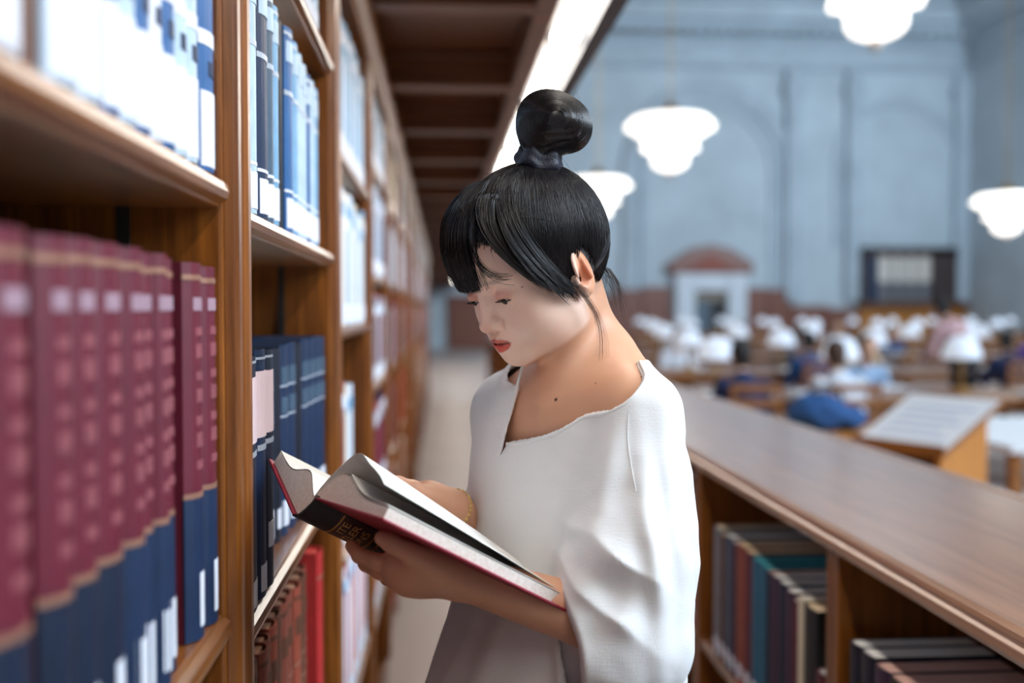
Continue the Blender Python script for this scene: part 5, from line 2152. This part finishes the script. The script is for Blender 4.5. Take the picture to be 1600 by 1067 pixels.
SIT = [  # x, table row, side (-1 = our side, back to us), top, trousers, hair, wording
    (2.45, 9.0, -1, 'navy', 'black', 'black', 'reader in a navy jacket seated left at the nearest table'),
    (3.25, 9.0, -1, 'white', 'navy', 'brown', 'reader in a white shirt seated with back to us at the nearest table'),
    (4.15, 9.0, 1, 'sky', 'black', 'black', 'reader in pale blue facing us at the nearest table'),
    (5.35, 9.0, -1, 'black', 'black', 'black', 'reader in a black coat seated right at the nearest table'),
    (3.1, 12.5, 1, 'white', 'black', 'brown', 'reader in white facing us at the left of the second table'),
    (4.3, 12.5, -1, 'blue', 'navy', 'black', 'reader in a blue pullover with back to us at the second table'),
    (5.6, 12.5, 1, 'sand', 'black', 'sand', 'fair haired reader in sand facing us at the second table'),
    (6.7, 12.5, -1, 'navy', 'black', 'black', 'reader in navy with back to us at the right of the second table'),
    (4.0, 16.5, 1, 'white', 'navy', 'black', 'reader in white facing us at the left of the third row'),
    (5.6, 16.5, -1, 'grey', 'black', 'brown', 'reader in grey with back to us in the third row'),
    (7.8, 16.5, 1, 'blue', 'black', 'black', 'reader in blue facing us in the third row'),
    (9.4, 16.5, -1, 'purple', 'navy', 'black', 'reader in purple with back to us in the third row'),
    (6.0, 21.0, -1, 'black', 'black', 'black', 'reader in black with back to us in the fourth row'),
    (8.6, 21.0, 1, 'white', 'navy', 'sand', 'reader in white facing us in the fourth row'),
    (11.2, 21.0, 1, 'teal', 'black', 'black', 'reader in teal facing us in the fourth row')]
for x, y, sd, tc_, rc_, hc_, lab in SIT:
    yy = y + sd * 0.92
    rz = 0 if sd < 0 else math.pi
    figure((x, yy, 0), rz, lab, tc_, rc_, hc_, True, 14)
    chair((x, yy, 0), rz, 'wooden chair under the ' + lab.split(' seated')[0].split(' facing')[0].split(' with back')[0] + ' ' + place(y))

# papers and laptops on the tables
def paper(x, y, z, rz, label, w_=0.42, h_=0.3, mat=None):
    r = empty('open_volume', (x, y, z), rz)
    tag(r, label, 'book', 'open volumes on the hall tables')
    for s in (-1, 1):
        pts = [(0, 0.0), (s * w_ / 2, 0.0), (s * w_ / 2, 0.012), (s * w_ * 0.3, 0.03), (s * w_ * 0.1, 0.034), (0, 0.016)]
        if s < 0:
            pts = pts[::-1]
        MB().prism(pts, -h_ / 2, h_ / 2, 1).build('page_block', mat or M_PAPER, r)
    MB().box((-w_ / 2 - 0.01, -h_ / 2 - 0.01, -0.006), (w_ / 2 + 0.01, h_ / 2 + 0.01, 0.0)).build('cover', cloth('navy'), r)


for x, y, sd, tc_, rc_, hc_, lab in SIT:
    paper(x, y + sd * 0.34, 0.767, RNG.normal() * 0.15, 'open white volume before the ' + lab.split(' seated')[0].split(' facing')[0].split(' with back')[0] + ' ' + place(y))

k_ = 0
for y, x0, x1 in ROWS[:4]:
    for q in range(5):
        x = x0 + (q + 0.5) * (x1 - x0) / 5 + 0.21
        if all(abs(x - s_[0]) > 0.55 or s_[1] != y for s_ in SIT):
            paper(x, y - 0.32, 0.767, RNG.normal() * 0.2, 'unattended open white volume %s, %s from the left' % (place(y), ORD[q]))

# slanted reading stand beyond the counter
ls = empty('reading_stand', (2.45, 5.0, 0), math.radians(-62))
tag(ls, 'wooden reading stand with slanted top beyond the counter', 'lectern')
for sx in (-1, 1):
    MB().prism([(-0.30, 0.0), (0.26, 0.0), (0.26, 0.98), (-0.30, 0.80)], sx * 0.27 - 0.02, sx * 0.27 + 0.02, 0).build('side_panel', W_ORG, ls, bevel=0.006)
MB().box((-0.25, 0.20, 0.05), (0.25, 0.23, 0.93)).build('back_panel', W_TBL, ls)
MB().box((-0.25, -0.28, 0.30), (0.25, -0.25, 0.79)).build('front_panel', W_DK, ls)
MB().prism([(-0.36, 0.800), (0.32, 1.020), (0.32, 1.050), (-0.36, 0.830)], -0.36, 0.36, 0).build('slanted_top', W_TBL, ls, bevel=0.005)
MB().box((-0.36, -0.385, 0.80), (0.36, -0.36, 0.86)).build('ledge', W_TBL, ls, bevel=0.004)
sg = empty('information_sheet', (2.45, 5.0, 0), math.radians(-62))
ls.scale = sg.scale = (0.74, 0.66, 1.0)
tag(sg, 'large white sheet lying on the slanted reading stand', 'paper')
MB().prism([(-0.355, 0.833), (0.315, 1.050), (0.315, 1.054), (-0.355, 0.837)], -0.345, 0.345, 0).build('sheet', M_PAPER, sg)
for i in range(5):
    t = 0.18 + 0.14 * i
    a0, a1 = -0.355 + 0.67 * t, -0.355 + 0.67 * (t + 0.05)
    z0, z1 = 0.8375 + 0.217 * t, 0.8375 + 0.217 * (t + 0.05)
    MB().prism([(a0, z0 - 0.001), (a1, z1 - 0.001), (a1, z1 + 0.0005), (a0, z0 + 0.0005)], -0.26, 0.26 - 0.08 * (i % 2), 0).build('printed_line', plain('pale_print', (196, 206, 226), 0.8), sg)

# white low desk with blue bag, near the counter
dk = empty('side_desk', (3.6, 6.2, 0))
tag(dk, 'white topped side desk beyond the counter at the right edge', 'desk')
MB().box((-0.6, -1.0, 0.74), (1.0, 0.5, 0.78)).build('desk_top', M_PAPER, dk, bevel=0.006)
for sx in (-0.55, 0.95):
    for sy in (-0.95, 0.45):
        MB().box((sx - 0.03, sy - 0.03, 0), (sx + 0.03, sy + 0.03, 0.74)).build('leg', W_TBL, dk)
bench = empty('side_bench', (2.28, 6.0, 0))
tag(bench, 'low wooden bench table behind the counter under the blue bag', 'bench')
MB().box((-0.55, -0.3, 0.72), (0.5, 0.3, 0.78)).build('bench_top', W_ORG, bench, bevel=0.006)
for sx in (-0.5, 0.45):
    MB().box((sx - 0.03, -0.25, 0), (sx + 0.03, 0.25, 0.72)).build('leg', W_ORG, bench)


def bag(loc, rz, c, label, sx=1.0):
    so_b = Solid()
    so_b.ell((-0.05, 0, 0.10), (0.19 * sx, 0.14, 0.12), None, 0.03)
    so_b.ell((0.14 * sx, 0.02, 0.07), (0.13, 0.12, 0.075), None, 0.03)
    so_b.rc((-0.15 * sx, 0, 0.05), (0.18 * sx, 0, 0.05), 0.065, 0.055, 0.03)
    so_b.half((0, 0, 0.001), (0, 0, -1), 0.01, 'i')
    v_, f_ = so_b.mesh(np.array([-0.4, -0.3, -0.02]), np.array([0.4, 0.3, 0.3]), 0.012)
    v_ = v_ + normals(v_, f_) * (0.014 * vnoise(v_, 16, 2))[:, None]
    v_[:, 2] = np.maximum(v_[:, 2], 0.0)
    r = empty('bag', loc, rz)
    tag(r, label, 'bag')
    o = fast_mesh('bag_body', v_, f_, cloth(c), None)
    o.parent = r
    hl_ = [[(0.12 * math.cos(a), 0.02, 0.17 + 0.09 * math.sin(a)) for a in np.linspace(0, math.pi, 14)]]
    o2 = strands('handle', hl_, 0.010, cloth('black'), None, sides=8, taper=1.0)
    o2.parent = r
    return r


bag((2.30, 6.0, 0.782), 0.1, 'blue', 'blue soft bag lying on the bench behind the counter')
bag((1.72, 7.6, 0.0), 0.3, 'navy', 'navy bag standing on the hall floor', 0.9)

# person standing at the right, leaning over
figure((5.75, 10.9, 0), math.radians(20), 'person standing at right in a pink shirt and black trousers', 'pink', 'black', 'black', False, 30)
figure((7.6, 10.7, 0), math.radians(60), 'person in teal standing at the far right edge', 'teal', 'black', 'black', False, 30)
